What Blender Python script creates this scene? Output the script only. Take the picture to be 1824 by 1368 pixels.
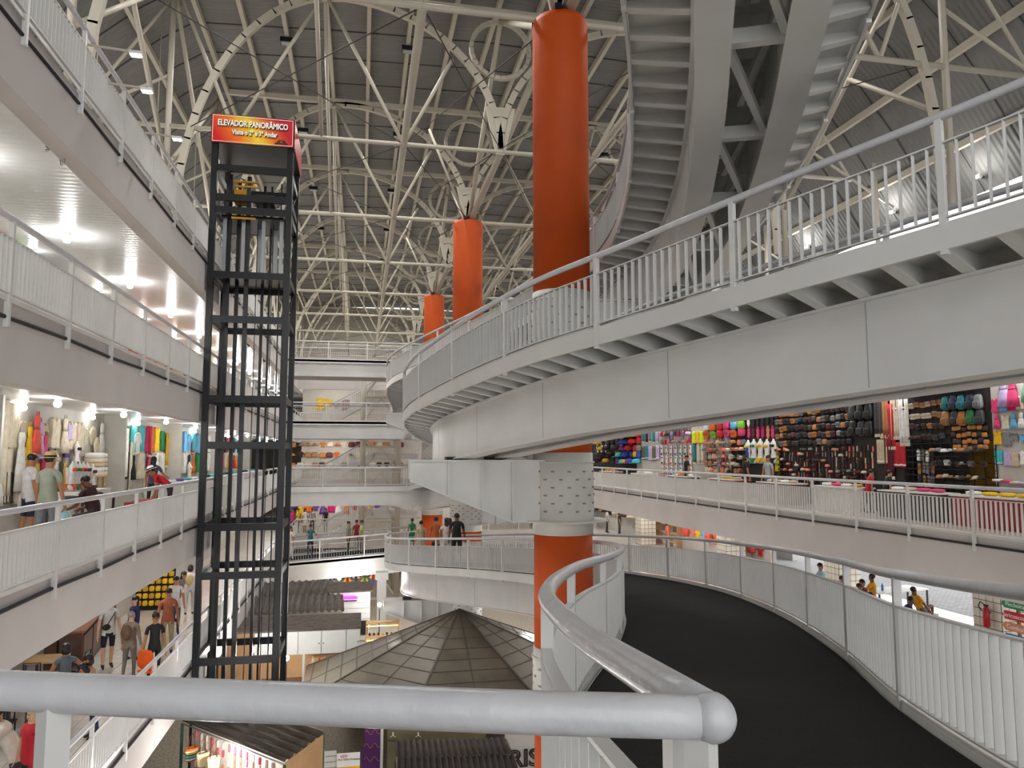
import bpy, bmesh, math, random
from mathutils import Vector, Matrix
random.seed(7)
for o in list(bpy.data.objects): bpy.data.objects.remove(o)
SC = bpy.context.scene
COL = SC.collection
EYE = 9.1                      # camera height above the plaza floor
YAW = math.radians(11.3); PIT = math.radians(5.38); FPX = 1340.0

# ------------------------------------------------------------------ camera
cd = bpy.data.cameras.new('camera'); cam = bpy.data.objects.new('camera', cd); COL.objects.link(cam)
cd.sensor_width = 36.0; cd.lens = 36.0 * FPX / 1824.0; cd.clip_start = 0.05; cd.clip_end = 400
cam.location = (0, 0, EYE); cam.rotation_euler = (math.pi / 2 + PIT, 0, -YAW)
SC.camera = cam

# ------------------------------------------------------------------ world, large lights, exposure
w = bpy.data.worlds.new('sky'); SC.world = w; w.use_nodes = True
bg = w.node_tree.nodes['Background']
bg.inputs['Color'].default_value = (0.97, 0.985, 1.0, 1); bg.inputs['Strength'].default_value = 2.2
sd = bpy.data.lights.new('sun', 'SUN'); sun = bpy.data.objects.new('sun', sd); COL.objects.link(sun)
sd.energy = 1.2; sd.angle = 0.02; sd.color = (1, 0.95, 0.86)
sun.rotation_euler = (math.radians(38), 0, math.radians(75)); sun.location = (60, 0, 60)
SC.view_settings.view_transform = 'Standard'; SC.view_settings.look = 'None'
SC.view_settings.gamma = 1.0; SC.view_settings.use_curve_mapping = False
SC.view_settings.exposure = 0.14

# ------------------------------------------------------------------ helpers
def Z(z): return z + EYE
def ray(px, py):
    x = (px - 912) / FPX; y = (684 - py) / FPX
    f = math.cos(PIT) - y * math.sin(PIT); z = math.sin(PIT) + y * math.cos(PIT)
    return Vector((x * math.cos(YAW) + f * math.sin(YAW), -x * math.sin(YAW) + f * math.cos(YAW), z))
def at_z(px, py, z): r = ray(px, py); v = r * ((z - EYE) / r.z); return Vector((v.x, v.y, z))
def at_u(px, py, u): r = ray(px, py); v = r * (u / r.x); return Vector((u, v.y, v.z + EYE))
def at_w(px, py, wv): r = ray(px, py); v = r * (wv / r.y); return Vector((v.x, wv, v.z + EYE))
def lin(c):
    f = lambda v: (v / 12.92 if v <= 0.04045 else ((v + 0.055) / 1.055) ** 2.4)
    return tuple(f(v / 255.0) for v in c)

MATS = {}
def mat(name, rgb, rough=0.5, metal=0.0, var=0.08, scale=3.0, bump=0.0, bscale=60.0, emit=0.0, spec=0.5, wear=None, coord='Object'):
    if name in MATS: return MATS[name]
    m = bpy.data.materials.new(name); m.use_nodes = True
    nt = m.node_tree; N = nt.nodes; L = nt.links; b = N['Principled BSDF']
    col = lin(rgb)
    b.inputs['Roughness'].default_value = rough; b.inputs['Metallic'].default_value = metal
    b.inputs['Specular IOR Level'].default_value = spec
    tc = N.new('ShaderNodeTexCoord')
    nz = N.new('ShaderNodeTexNoise'); nz.inputs['Scale'].default_value = scale; nz.inputs['Detail'].default_value = 4
    L.new(tc.outputs[coord], nz.inputs['Vector'])
    rp = N.new('ShaderNodeValToRGB')
    lo = [c * (1 - var) for c in col]; hi = [min(1, c * (1 + var)) for c in col]
    if wear: lo = lin(wear)
    rp.color_ramp.elements[0].position = 0.3; rp.color_ramp.elements[1].position = 0.55 if wear else 0.7
    rp.color_ramp.elements[0].color = (*lo, 1); rp.color_ramp.elements[1].color = (*hi, 1)
    L.new(nz.outputs['Fac'], rp.inputs['Fac']); L.new(rp.outputs['Color'], b.inputs['Base Color'])
    if bump:
        n2 = N.new('ShaderNodeTexNoise'); n2.inputs['Scale'].default_value = bscale; n2.inputs['Detail'].default_value = 3
        L.new(tc.outputs[coord], n2.inputs['Vector'])
        bp = N.new('ShaderNodeBump'); bp.inputs['Strength'].default_value = bump; bp.inputs['Distance'].default_value = 0.02
        L.new(n2.outputs['Fac'], bp.inputs['Height']); L.new(bp.outputs['Normal'], b.inputs['Normal'])
    if emit:
        b.inputs['Emission Color'].default_value = (*col, 1); b.inputs['Emission Strength'].default_value = emit
        m.cycles.emission_sampling = 'NONE'
    MATS[name] = m
    return m
def wave_bump(m, scale, direction='X', strength=0.5, dist=0.02, profile='SIN'):
    nt = m.node_tree; N = nt.nodes; L = nt.links; b = N['Principled BSDF']
    tc = N.new('ShaderNodeTexCoord'); wv = N.new('ShaderNodeTexWave'); wv.bands_direction = direction; wv.wave_profile = profile
    wv.inputs['Scale'].default_value = scale; wv.inputs['Distortion'].default_value = 0
    L.new(tc.outputs['Object'], wv.inputs['Vector'])
    bp = N.new('ShaderNodeBump'); bp.inputs['Strength'].default_value = strength; bp.inputs['Distance'].default_value = dist
    L.new(wv.outputs['Fac'], bp.inputs['Height']); L.new(bp.outputs['Normal'], b.inputs['Normal'])
    return m
def CM(rgb, rough=0.75):
    """cloth, leather and paint colours, one material for each colour"""
    return mat('dye_%d_%d_%d_%d' % (*rgb, int(rough * 100)), rgb, rough, var=0.14, scale=9)

STEEL = mat('white_painted_steel', (222, 221, 218), 0.34, var=0.05, scale=1.3, bump=0.03, bscale=25)
PIPE = mat('chipped_white_pipe_paint', (205, 205, 208), 0.3, var=0.06, scale=7, bump=0.3, bscale=16)
CREAM = mat('cream_roof_steel', (196, 189, 172), 0.5, var=0.08, scale=1.0)
PLASTER = mat('pale_grey_plaster', (212, 206, 203), 0.8, var=0.05, scale=0.8, bump=0.05, bscale=12)
SOFFIT = wave_bump(mat('white_strip_soffit', (226, 228, 228), 0.25, var=0.03), 1.6, 'Y', 0.25, 0.01)
TILEF = mat('pale_floor_tile', (208, 200, 190), 0.25, var=0.06, scale=1.5)
BLACKSTEEL = mat('black_lift_steel', (16, 16, 20), 0.35, var=0.3, scale=4)
DARK = mat('dark_rubber', (22, 22, 24), 0.6)
MATRUB = wave_bump(mat('ribbed_rubber_mat', (24, 22, 21), 0.8, var=0.22, scale=1.6, spec=0.2), 16, 'DIAGONAL', 0.7, 0.01)
ORANGE = mat('orange_column_cover', (206, 80, 2), 0.62, var=0.09, scale=1.2, bump=0.03, bscale=18)
ROOF = mat('grey_corrugated_roof_sheet', (118, 117, 114), 0.6, var=0.16, scale=0.25)
wave_bump(ROOF, 1.6, 'Y', 0.5, 0.04)
WOOD = mat('dark_wood', (72, 44, 32), 0.45, var=0.25, scale=6)
BULB = mat('lamp_glow', (255, 252, 244), 0.4, var=0, emit=26)
TUBE = mat('tube_glow', (250, 252, 255), 0.4, var=0, emit=14)

class M:
    """collects shapes into one mesh"""
    def __init__(s): s.v = []; s.f = []; s.sm = []
    def add(s, vs, fs, smooth=False):
        n = len(s.v); s.v += [Vector(p) for p in vs]
        for f in fs: s.f.append(tuple(i + n for i in f)); s.sm.append(smooth)
        return s
    def box(s, c, d, rz=0, m=None):
        x, y, z = d[0] / 2, d[1] / 2, d[2] / 2
        vs = [Vector((a * x, b * y, e * z)) for e in (-1, 1) for b in (-1, 1) for a in (-1, 1)]
        R = Matrix.Rotation(rz, 3, 'Z') if rz else None
        if m is not None: vs = [m @ p for p in vs]
        elif R: vs = [R @ p for p in vs]
        vs = [p + Vector(c) for p in vs]
        return s.add(vs, [(0, 2, 3, 1), (4, 5, 7, 6), (0, 1, 5, 4), (2, 6, 7, 3), (0, 4, 6, 2), (1, 3, 7, 5)])
    def b2(s, a, b):
        return s.box([(p + q) / 2 for p, q in zip(a, b)], [abs(q - p) for p, q in zip(a, b)])
    def bar(s, a, b, wd, ht=None):
        """rectangular bar between two points"""
        a = Vector(a); b = Vector(b); d = b - a; ln = d.length; ht = ht or wd
        if ln < 1e-6: return s
        q = d.to_track_quat('Y', 'Z').to_matrix()
        return s.box((a + b) / 2, (wd, ln, ht), m=q)
    def tube(s, pts, r, n=8, caps=True, closed=False):
        pts = [Vector(p) for p in pts]; k = len(pts); vs = []; up = Vector((0, 0, 1)); prev = None
        for i, p in enumerate(pts):
            if closed: t = pts[(i + 1) % k] - pts[i - 1]
            else: t = pts[min(i + 1, k - 1)] - pts[max(i - 1, 0)]
            t.normalize()
            if prev is None:
                a = t.cross(up)
                if a.length < 1e-3: a = t.cross(Vector((1, 0, 0)))
            else: a = prev - t * prev.dot(t)
            a.normalize(); prev = a; b = t.cross(a); rr = r[i] if isinstance(r, (list, tuple)) else r
            vs += [p + rr * (math.cos(q) * a + math.sin(q) * b) for q in [2 * math.pi * j / n for j in range(n)]]
        fs = []
        for i in range(k if closed else k - 1):
            for j in range(n):
                i2 = (i + 1) % k
                fs.append((i * n + j, i * n + (j + 1) % n, i2 * n + (j + 1) % n, i2 * n + j))
        s.add(vs, fs, True)
        if caps and not closed:
            n0 = len(s.v) - len(vs)
            s.f.append(tuple(n0 + j for j in reversed(range(n)))); s.sm.append(False)
            s.f.append(tuple(n0 + (k - 1) * n + j for j in range(n))); s.sm.append(False)
        return s
    def lathe(s, prof, n=16, c=(0, 0, 0), sx=1, sy=1, smooth=True, wob=None):
        vs = []; fs = []; k = len(prof)
        for r, z in prof:
            for j in range(n):
                a = 2 * math.pi * j / n; q = r * (1 + (wob(a, z) if wob else 0))
                vs.append((c[0] + q * math.cos(a) * sx, c[1] + q * math.sin(a) * sy, c[2] + z))
        for i in range(k - 1):
            for j in range(n):
                fs.append((i * n + j, i * n + (j + 1) % n, (i + 1) * n + (j + 1) % n, (i + 1) * n + j))
        if prof[0][0] > 1e-5: fs.append(tuple(reversed(range(n))))
        if prof[-1][0] > 1e-5: fs.append(tuple((k - 1) * n + j for j in range(n)))
        return s.add(vs, fs, smooth)
    def ball(s, c, r, n=10, k=6):
        r = (r, r, r) if not isinstance(r, (tuple, list)) else r
        return s.lathe([(max(1e-4, math.sin(math.pi * i / k)), -math.cos(math.pi * i / k) * r[2]) for i in range(k + 1)], n, c, r[0], r[1])
    def poly(s, pts, thick, axis='y'):
        """extrude an x,z outline along y"""
        k = len(pts)
        vs = [(x, -thick / 2, z) for x, z in pts] + [(x, thick / 2, z) for x, z in pts]
        fs = [tuple(range(k)), tuple(reversed(range(k, 2 * k)))]
        fs += [(i, i + k, (i + 1) % k + k, (i + 1) % k) for i in range(k)]
        return s.add(vs, fs)
    def sweep(s, pts, nrm, wd, z0, z1, off=0.0):
        """rectangle wd wide (across) from z0 to z1 below/above a path with horizontal normals"""
        k = len(pts); vs = []
        for p, n in zip(pts, nrm):
            a = p + n * (off - wd / 2); b = p + n * (off + wd / 2)
            vs += [a + Vector((0, 0, z0)), b + Vector((0, 0, z0)), b + Vector((0, 0, z1)), a + Vector((0, 0, z1))]
        fs = []
        for i in range(k - 1):
            for j in range(4):
                fs.append((i * 4 + j, i * 4 + (j + 1) % 4, (i + 1) * 4 + (j + 1) % 4, (i + 1) * 4 + j))
        fs += [(3, 2, 1, 0), tuple((k - 1) * 4 + j for j in range(4))]
        return s.add(vs, fs)
    def mesh(s, name, m=None):
        me = bpy.data.meshes.new(name); me.from_pydata(s.v, [], s.f)
        if any(s.sm): me.polygons.foreach_set('use_smooth', s.sm)
        bm = bmesh.new(); bm.from_mesh(me); bmesh.ops.recalc_face_normals(bm, faces=bm.faces); bm.to_mesh(me); bm.free()
        if m: me.materials.append(m)
        me.update(); return me
    def build(s, name, m, parent=None, world=False, loc=None):
        if parent is not None and world:
            off = Vector((0, 0, 0)); q = parent
            while q: off += q.location; q = q.parent
            for p in s.v: p -= off
        return ob(name, s.mesh(name, m), parent, loc)
def ob(name, me, parent=None, loc=None, rot=None, sc=None, m=None):
    o = bpy.data.objects.new(name, me); COL.objects.link(o)
    if parent is not None: o.parent = parent
    if loc is not None: o.location = loc
    if rot is not None: o.rotation_euler = rot
    if sc is not None: o.scale = sc if isinstance(sc, (tuple, list)) else (sc, sc, sc)
    if m is not None and me is not None:
        o.material_slots[0].link = 'OBJECT'; o.material_slots[0].material = m
    return o
LABELS = {}
def tag(o, label, cat=None, group=None, kind=None):
    o['label'] = label
    if cat: o['category'] = cat
    if group: o['group'] = group
    if kind: o['kind'] = kind
    return o
def thing(name, label, cat, loc=(0, 0, 0), rz=0, group=None, kind=None):
    o = bpy.data.objects.new(name, None); COL.objects.link(o); o.empty_display_size = 0.1
    o.location = loc; o.rotation_euler = (0, 0, rz)
    return tag(o, label, cat, group, kind)
def struct(name, mb, m, label=None, parent=None):
    o = mb.build(name, m, parent)
    if parent is None: tag(o, label or name.replace('_', ' '), None, None, 'structure')
    return o

def spline(pts, step=0.25):
    P = [Vector(p) for p in pts]; P = [2 * P[0] - P[1]] + P + [2 * P[-1] - P[-2]]; out = []
    for i in range(1, len(P) - 2):
        p0, p1, p2, p3 = P[i - 1:i + 3]
        for k in range(24):
            t = k / 24
            out.append(0.5 * ((2 * p1) + (-p0 + p2) * t + (2 * p0 - 5 * p1 + 4 * p2 - p3) * t * t + (-p0 + 3 * p1 - 3 * p2 + p3) * t ** 3))
    out.append(P[-2]); return resample(out, step)
def resample(pts, step):
    S = [0]
    for a, b in zip(pts, pts[1:]): S.append(S[-1] + (b - a).length)
    n = max(2, int(round(S[-1] / step)) + 1); res = []; j = 0
    for i in range(n):
        s = S[-1] * i / (n - 1)
        while j < len(S) - 2 and S[j + 1] < s: j += 1
        t = (s - S[j]) / max(1e-9, S[j + 1] - S[j]); res.append(pts[j].lerp(pts[j + 1], min(1, max(0, t))))
    return res
def normals(pts):
    """horizontal unit normals to the right of travel"""
    N = []
    for i in range(len(pts)):
        t = pts[min(i + 1, len(pts) - 1)] - pts[max(0, i - 1)]; t.z = 0; t.normalize(); N.append(Vector((t.y, -t.x, 0)))
    return N
class Path:
    def __init__(s, pts):
        s.p = pts; s.S = [0]
        for a, b in zip(pts, pts[1:]): s.S.append(s.S[-1] + math.hypot(b.x - a.x, b.y - a.y))
        s.n = normals(pts); s.len = s.S[-1]
    def at(s, d):
        d = max(0, min(s.len, d)); lo, hi = 0, len(s.S) - 1
        while hi - lo > 1:
            k = (lo + hi) // 2
            if s.S[k] <= d: lo = k
            else: hi = k
        t = (d - s.S[lo]) / max(1e-9, s.S[hi] - s.S[lo])
        n = s.n[lo].lerp(s.n[hi], t).normalized()
        return s.p[lo].lerp(s.p[hi], t), n
    def part(s, a, b, step=0.3):
        k = max(2, int((b - a) / step) + 1); r = [s.at(a + (b - a) * i / (k - 1)) for i in range(k)]
        return [q[0] for q in r], [q[1] for q in r]

SLAT = M().box((0, 0, 0), (0.007, 0.058, 0.66)).mesh('slat', STEEL)
POSTM = M().box((0, 0, 0), (0.06, 0.06, 1.28)).mesh('post', STEEL)
def railing(parent, path, single=(0, 0), spacing=2.2, h=1.05, gap=0.125, r=0.041, post_down=0.26, sides=8, posts=True, first=0.15, step=0.3):
    """handrail, posts, panel bars and upright slats along a path at deck level; slats between single[0] and single[1] metres are pieces of their own"""
    pts, nr = path.part(0, path.len, step)
    M().tube([p + Vector((0, 0, h)) for p in pts], r, sides).build('handrail', PIPE, parent, True)
    for zc, wd, ht, nm in ((h - 0.25, 0.05, 0.014, 'panel_top_bar'), (h - 0.93, 0.05, 0.014, 'panel_bottom_bar'), (h - 1.0, 0.012, 0.06, 'lower_rail')):
        M().sweep(pts, nr, wd, zc - ht / 2, zc + ht / 2).build(nm, STEEL, parent, True)
    off = Vector((0, 0, 0)); q = parent
    while q: off += q.location; q = q.parent
    ps = []; d = first
    while d < path.len - 0.05: ps.append(d); d += spacing
    hp = h - 0.02 + post_down
    if abs(hp - 1.28) > 0.02: pm = M().box((0, 0, 0), (0.06, 0.06, hp)).mesh('post', STEEL)
    else: pm = POSTM
    for d in ps:
        p, n = path.at(d)
        ob('post', pm, parent, p - off + Vector((0, 0, h - 0.02 - hp / 2)), (0, 0, math.atan2(n.y, n.x) + math.pi / 2))
    joined = M(); k = int(path.len / gap)
    for i in range(k):
        d = (i + 0.5) * gap
        if any(abs(d - q) < 0.05 for q in ps): continue
        p, n = path.at(d); c = p + Vector((0, 0, h - 0.59)); rz = math.atan2(n.y, n.x) + math.pi / 2
        if single[0] <= d <= single[1]: ob('slat', SLAT, parent, c - off, (0, 0, rz))
        else: joined.box(c, (0.007, 0.058, 0.66), rz)
    if joined.v:
        o = joined.build('slats', STEEL, parent, True); o['kind'] = 'stuff'
# ================================================================== the setting
L0, L1, L2, L3, L4 = 0.0, Z(-5.45), Z(-1.75), Z(1.85), Z(5.45)
UL, UR, UC = -4.3, 12.9, 4.3        # gallery edges left and right, column line
W0, W1 = -16.0, 78.0

COBBLE = mat('plaza_mosaic_floor', (176, 166, 150), 0.6, var=0.2, scale=14, wear=(128, 120, 108))
STREET = mat('street_paving', (150, 148, 148), 0.85, var=0.12, scale=5)
nt = STREET.node_tree; bk = nt.nodes.new('ShaderNodeTexBrick'); tcn = nt.nodes.new('ShaderNodeTexCoord'); nt.links.new(tcn.outputs['Object'], bk.inputs['Vector'])
bk.inputs['Scale'].default_value = 2.4; bk.inputs['Color1'].default_value = (*lin((150, 149, 150)), 1); bk.inputs['Color2'].default_value = (*lin((132, 131, 133)), 1); bk.inputs['Mortar'].default_value = (*lin((92, 92, 96)), 1)
nt.links.new(bk.outputs['Color'], nt.nodes['Principled BSDF'].inputs['Base Color'])
SIDING = wave_bump(mat('grey_wall_sheet', (122, 121, 120), 0.6, var=0.1, scale=0.4), 1.2, 'Y', 0.6, 0.05)
SHOPWALL = mat('shop_back_panel', (196, 192, 184), 0.7, var=0.06)
DARKPANEL = mat('dark_display_panel', (40, 36, 34), 0.7, var=0.2)

f = struct('floor', M().b2((-14, W0, -0.3), (UR, W1, 0)), COBBLE, 'mosaic stone floor of the lower plaza')
for i, (zl, nm) in enumerate(((L1, 'tiled left gallery floor one storey above the plaza'), (L2, 'left gallery floor level with the camera'),
                              (L3, 'left gallery floor one storey above the camera'), (L4, 'topmost left gallery floor under the roof'))):
    fl = struct('floor', M().b2((-14, W0, zl - 0.4), (UL - 0.3, W1, zl)), TILEF, nm)
    M().b2((UL - 0.3, W0, zl - 0.95), (UL, W1, zl - 0.17)).build('fascia', PLASTER, fl)
    M().b2((UL - 0.3, W0, zl - 0.17), (UL - 0.04, W1, zl + 0.06)).build('kerb', PLASTER, fl)
    if i:
        c = struct('ceiling', M().b2((-13.9, W0, zl - 0.62), (UL - 0.3, W1, zl - 0.4)), SOFFIT, 'white strip ceiling below ' + nm)
    cb = M().tube([(UL + 0.012, y, zl - 0.16 + 0.012 * math.sin(y * 1.7)) for y in range(int(W0), int(W1), 2)], 0.028, 6).build('cable', DARK)
    tag(cb, 'black cable along the edge of the ' + nm, 'cable', 'cables along the gallery edges')
low_floor = [o for o in bpy.data.objects if o.get('label') == 'tiled left gallery floor one storey above the plaza'][0]
FT = M().box((0, 0, 0), (0.485, 0.485, 0.012)).mesh('floor_tile', TILEF)
for i in range(10):
    for j in range(29): ob('floor_tile', FT, low_floor, (-9.3 + i * 0.5, 12.25 + j * 0.5, L1 + 0.005))
struct('floor', M().b2((UR, W0, L1 - 0.5), (20.3, W1, L1)), TILEF, 'street level floor on the right')
fr = struct('floor', M().b2((UR + 0.3, W0, L2 - 0.4), (21, W1, L2)), TILEF, 'right gallery floor')
M().b2((UR, W0, L2 - 1.2), (UR + 0.3, W1, L2 - 0.17)).build('fascia', PLASTER, fr)
M().b2((UR + 0.04, W0, L2 - 0.17), (UR + 0.3, W1, L2 + 0.06)).build('kerb', PLASTER, fr)
struct('ceiling', M().b2((UR + 0.3, W0, L2 - 0.62), (21, W1, L2 - 0.4)), SOFFIT, 'white ceiling below the right gallery')
cb = M().tube([(UR - 0.012, y, L2 - 0.16) for y in range(int(W0), int(W1), 2)], 0.028, 6).build('cable', DARK)
tag(cb, 'thin black cable clipped along the edge of the right gallery floor', 'cable', 'cables along the gallery edges')
struct('ground', M().b2((20.3, -20, L1 - 0.6), (90, W1, L1 - 0.005)), STREET, 'sunlit street paving outside on the right')
struct('wall_retaining', M().b2((UR, W0, 0), (UR + 0.3, W1, L1 - 0.5)), PLASTER, 'retaining wall below the street level')
struct("wall_front", M().b2((-14, -16.3, 0), (21, -16, L1)), PLASTER, "low end wall behind the camera")
struct('wall_left', M().b2((-14, W0, 0), (-13.7, W1, Z(9))), PLASTER, 'outer wall on the left')
struct('wall_right', M().b2((19.5, W0, L2), (19.8, W1, Z(3.1))), PLASTER, 'outer wall behind the right shops')
struct('wall_right_upper', M().b2((19.5, W0, Z(3.1)), (19.8, W1, Z(7.6))), SIDING, 'corrugated upper wall above the right shops')
struct('ceiling', M().b2((15.3, W0, Z(2.9)), (19.5, W1, Z(3.1))), SOFFIT, 'soffit above the right shops')
struct('wall_back', M().b2((-14, W1, 0), (21, W1 + 0.3, Z(15))), mat('pale_end_wall', (170, 166, 156), 0.7, var=0.08, scale=0.5), 'far end wall of the hall')
struct('wall_right_lower', M().b2((22, 36, L1), (22.3, W1, L2 - 0.6)), SHOPWALL, 'street level shop wall far on the right')

# ---- roof: flat centre with steep curved haunches
prof = [(-11.3, 8.6), (-9.6, 11.2), (-8.2, 13.0), (-7.0, 14.1), (-5.9, 14.85), (-1, 15.1), (4.3, 15.25), (9.6, 15.1), (14.5, 14.85), (15.6, 14.1), (16.8, 13.0), (18.2, 11.2), (19.9, 8.6)]
rm = M(); vs = []; n = len(prof)
for y in (W0, W1):
    vs += [(u, y, Z(z)) for u, z in prof] + [(u, y, Z(z) + 0.12) for u, z in prof]
fs = []
for i in range(n - 1): fs += [(i, i + 1, 2 * n + i + 1, 2 * n + i), (n + i + 1, n + i, 3 * n + i, 3 * n + i + 1)]
fs += [(0, 2 * n, 3 * n, n), (n - 1, 2 * n - 1, 4 * n - 1, 3 * n - 1)]
rm.add(vs, fs)
roof = struct('ceiling_roof', rm, ROOF, 'grey corrugated sheet roof over the hall')
def roof_z(u):
    for (a, za), (b, zb) in zip(prof, prof[1:]):
        if a <= u <= b: return Z(za + (zb - za) * (u - a) / (b - a))
for u in (-10.3, -8.8, -7.3, -5.6, -4.2, -2.85, -1.4, 0.0, 1.42, 2.9, 4.3, 5.7, 7.2, 8.6, 10.0, 11.5, 12.9, 14.2, 15.9, 17.4, 18.9):
    M().b2((u - 0.07, W0, roof_z(u) - 0.24), (u + 0.07, W1, roof_z(u) - 0.01)).build('purlin', CREAM, roof)
seam = M()
for k in range(0, 40):
    y = k * 1.95 - 1
    for (a, za), (b, zb) in zip(prof, prof[1:]):
        seam.bar((a, y, Z(za) - 0.012), (b, y, Z(zb) - 0.012), 0.035, 0.02)
o = seam.build('sheet_joints', mat('dark_sheet_joint', (62, 61, 60), 0.7), roof); o['kind'] = 'stuff'

# ---- roof frames
FR = [15.9 + 7.6 * k for k in range(9)]
def frame(wv, k):
    t = thing('roof_frame', 'cream steel roof frame with arches and a ring, %s across the hall' %
              ('first', 'second', 'third', 'fourth', 'fifth', 'sixth', 'seventh', 'eighth', 'last')[k] , 'roof frame', (UC, wv, Z(9.9)), 0, 'roof frames', 'structure')
    z = lambda q: Z(q)
    det = 8 if k < 4 else 6
    M().bar((-5.6, wv, z(14.72)), (14.2, wv, z(14.72)), 0.16, 0.2).build('top_beam', CREAM, t, True)
    M().tube([(-8.6, wv, z(9.9)), (17.2, wv, z(9.9))], 0.075, det).build('bottom_chord', CREAM, t, True)
    for s in (-1, 1):
        X = lambda u: UC + s * u
        # inner arch from the column line up to the crown, flat bar
        pts = []
        for i in range(15):
            a = math.pi / 2 * i / 14
            pts.append(Vector((X(5.2 * (1 - math.cos(a))), wv, z(10.0 + 4.62 * math.sin(a)))))
        mb = M()
        for a, b in zip(pts, pts[1:]): mb.bar(a, b + (b - a) * 0.06, 0.16, 0.2)
        mb.build('arch', CREAM, t, True)
        pts = [Vector((X(9.9 - 4.7 * (1 - math.cos(math.pi / 2 * i / 14))), wv, z(7.0 + 7.6 * math.sin(math.pi / 2 * i / 14)))) for i in range(15)]
        mb = M()
        for a, b in zip(pts, pts[1:]): mb.bar(a, b + (b - a) * 0.06, 0.16, 0.2)
        mb.build('arch', CREAM, t, True)
        for a, b, r in (((3.14, 9.9), (5.7, 14.7), 0.06), ((3.14, 9.9), (1.6, 12.9), 0.06), ((8.3, 9.9), (5.7, 14.7), 0.06), ((8.3, 9.9), (10.2, 14.6), 0.06),
                        ((10.2, 14.6), (10.2, 6.3), 0.09), ((10.2, 11.5), (14.6, 9.0), 0.05), ((12.9, 9.9), (10.2, 14.0), 0.05), ((13.9, 5.6), (13.9, 10.6), 0.08)):
            M().tube([(X(a[0]), wv, z(a[1])), (X(b[0]), wv, z(b[1]))], r, det).build('web_member', CREAM, t, True)
    mb = M(); R = 0.98
    ring = [Vector((UC + R * math.cos(2 * math.pi * i / 28), wv, z(13.4) + R * math.sin(2 * math.pi * i / 28))) for i in range(29)]
    for a, b in zip(ring, ring[1:]): mb.bar(a, b + (b - a) * 0.08, 0.14, 0.13)
    mb.build('ring', CREAM, t, True)
    M().poly([(-0.5, 1.5), (0.5, 1.5), (0.14, -0.1), (-0.14, -0.1)], 0.1).build('gusset', CREAM, t)
    if k + 1 < len(FR):
        for s in (-1, 1):
            M().tube([(UC + s * 3.14, wv, z(9.9)), (UC + s * 3.14, wv + 7.6, z(9.9))], 0.11, det).build('longitudinal_pipe', CREAM, t, True)
            M().tube([(UC + s * 5.7, wv, z(14.6)), (UC + s * 5.7, wv + 7.6, z(9.95))], 0.06, det).build('long_brace', CREAM, t, True)
            M().tube([(UC + s * 10.2, wv, z(14.4)), (UC + s * 10.2, wv + 7.6, z(8.6))], 0.07, det).build('side_brace', CREAM, t, True)
            M().tube([(UC + s * 10.2, wv, z(8.6)), (UC + s * 10.2, wv + 7.6, z(14.4))], 0.07, det).build('side_brace', CREAM, t, True)
            M().tube([(UC + s * 3.14, wv, z(9.9)), (UC, wv + 7.6, z(10))], 0.016, 5).build('tie_rod', DARKROD, t, True)
            M().tube([(UC, wv, z(10)), (UC + s * 3.14, wv + 7.6, z(9.9))], 0.016, 5).build('tie_rod', DARKROD, t, True)
            M().tube([(UC + s * 3.14, wv, z(9.9)), (UC + s * 9.6, wv + 7.6, z(9.9))], 0.016, 5).build('tie_rod', DARKROD, t, True)
            M().tube([(UC + s * 9.6, wv, z(9.9)), (UC + s * 3.14, wv + 7.6, z(9.9))], 0.016, 5).build('tie_rod', DARKROD, t, True)
DARKROD = mat('dark_tie_rod', (70, 66, 60), 0.6)
for k, wv in enumerate(FR): frame(wv, k)

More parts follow.
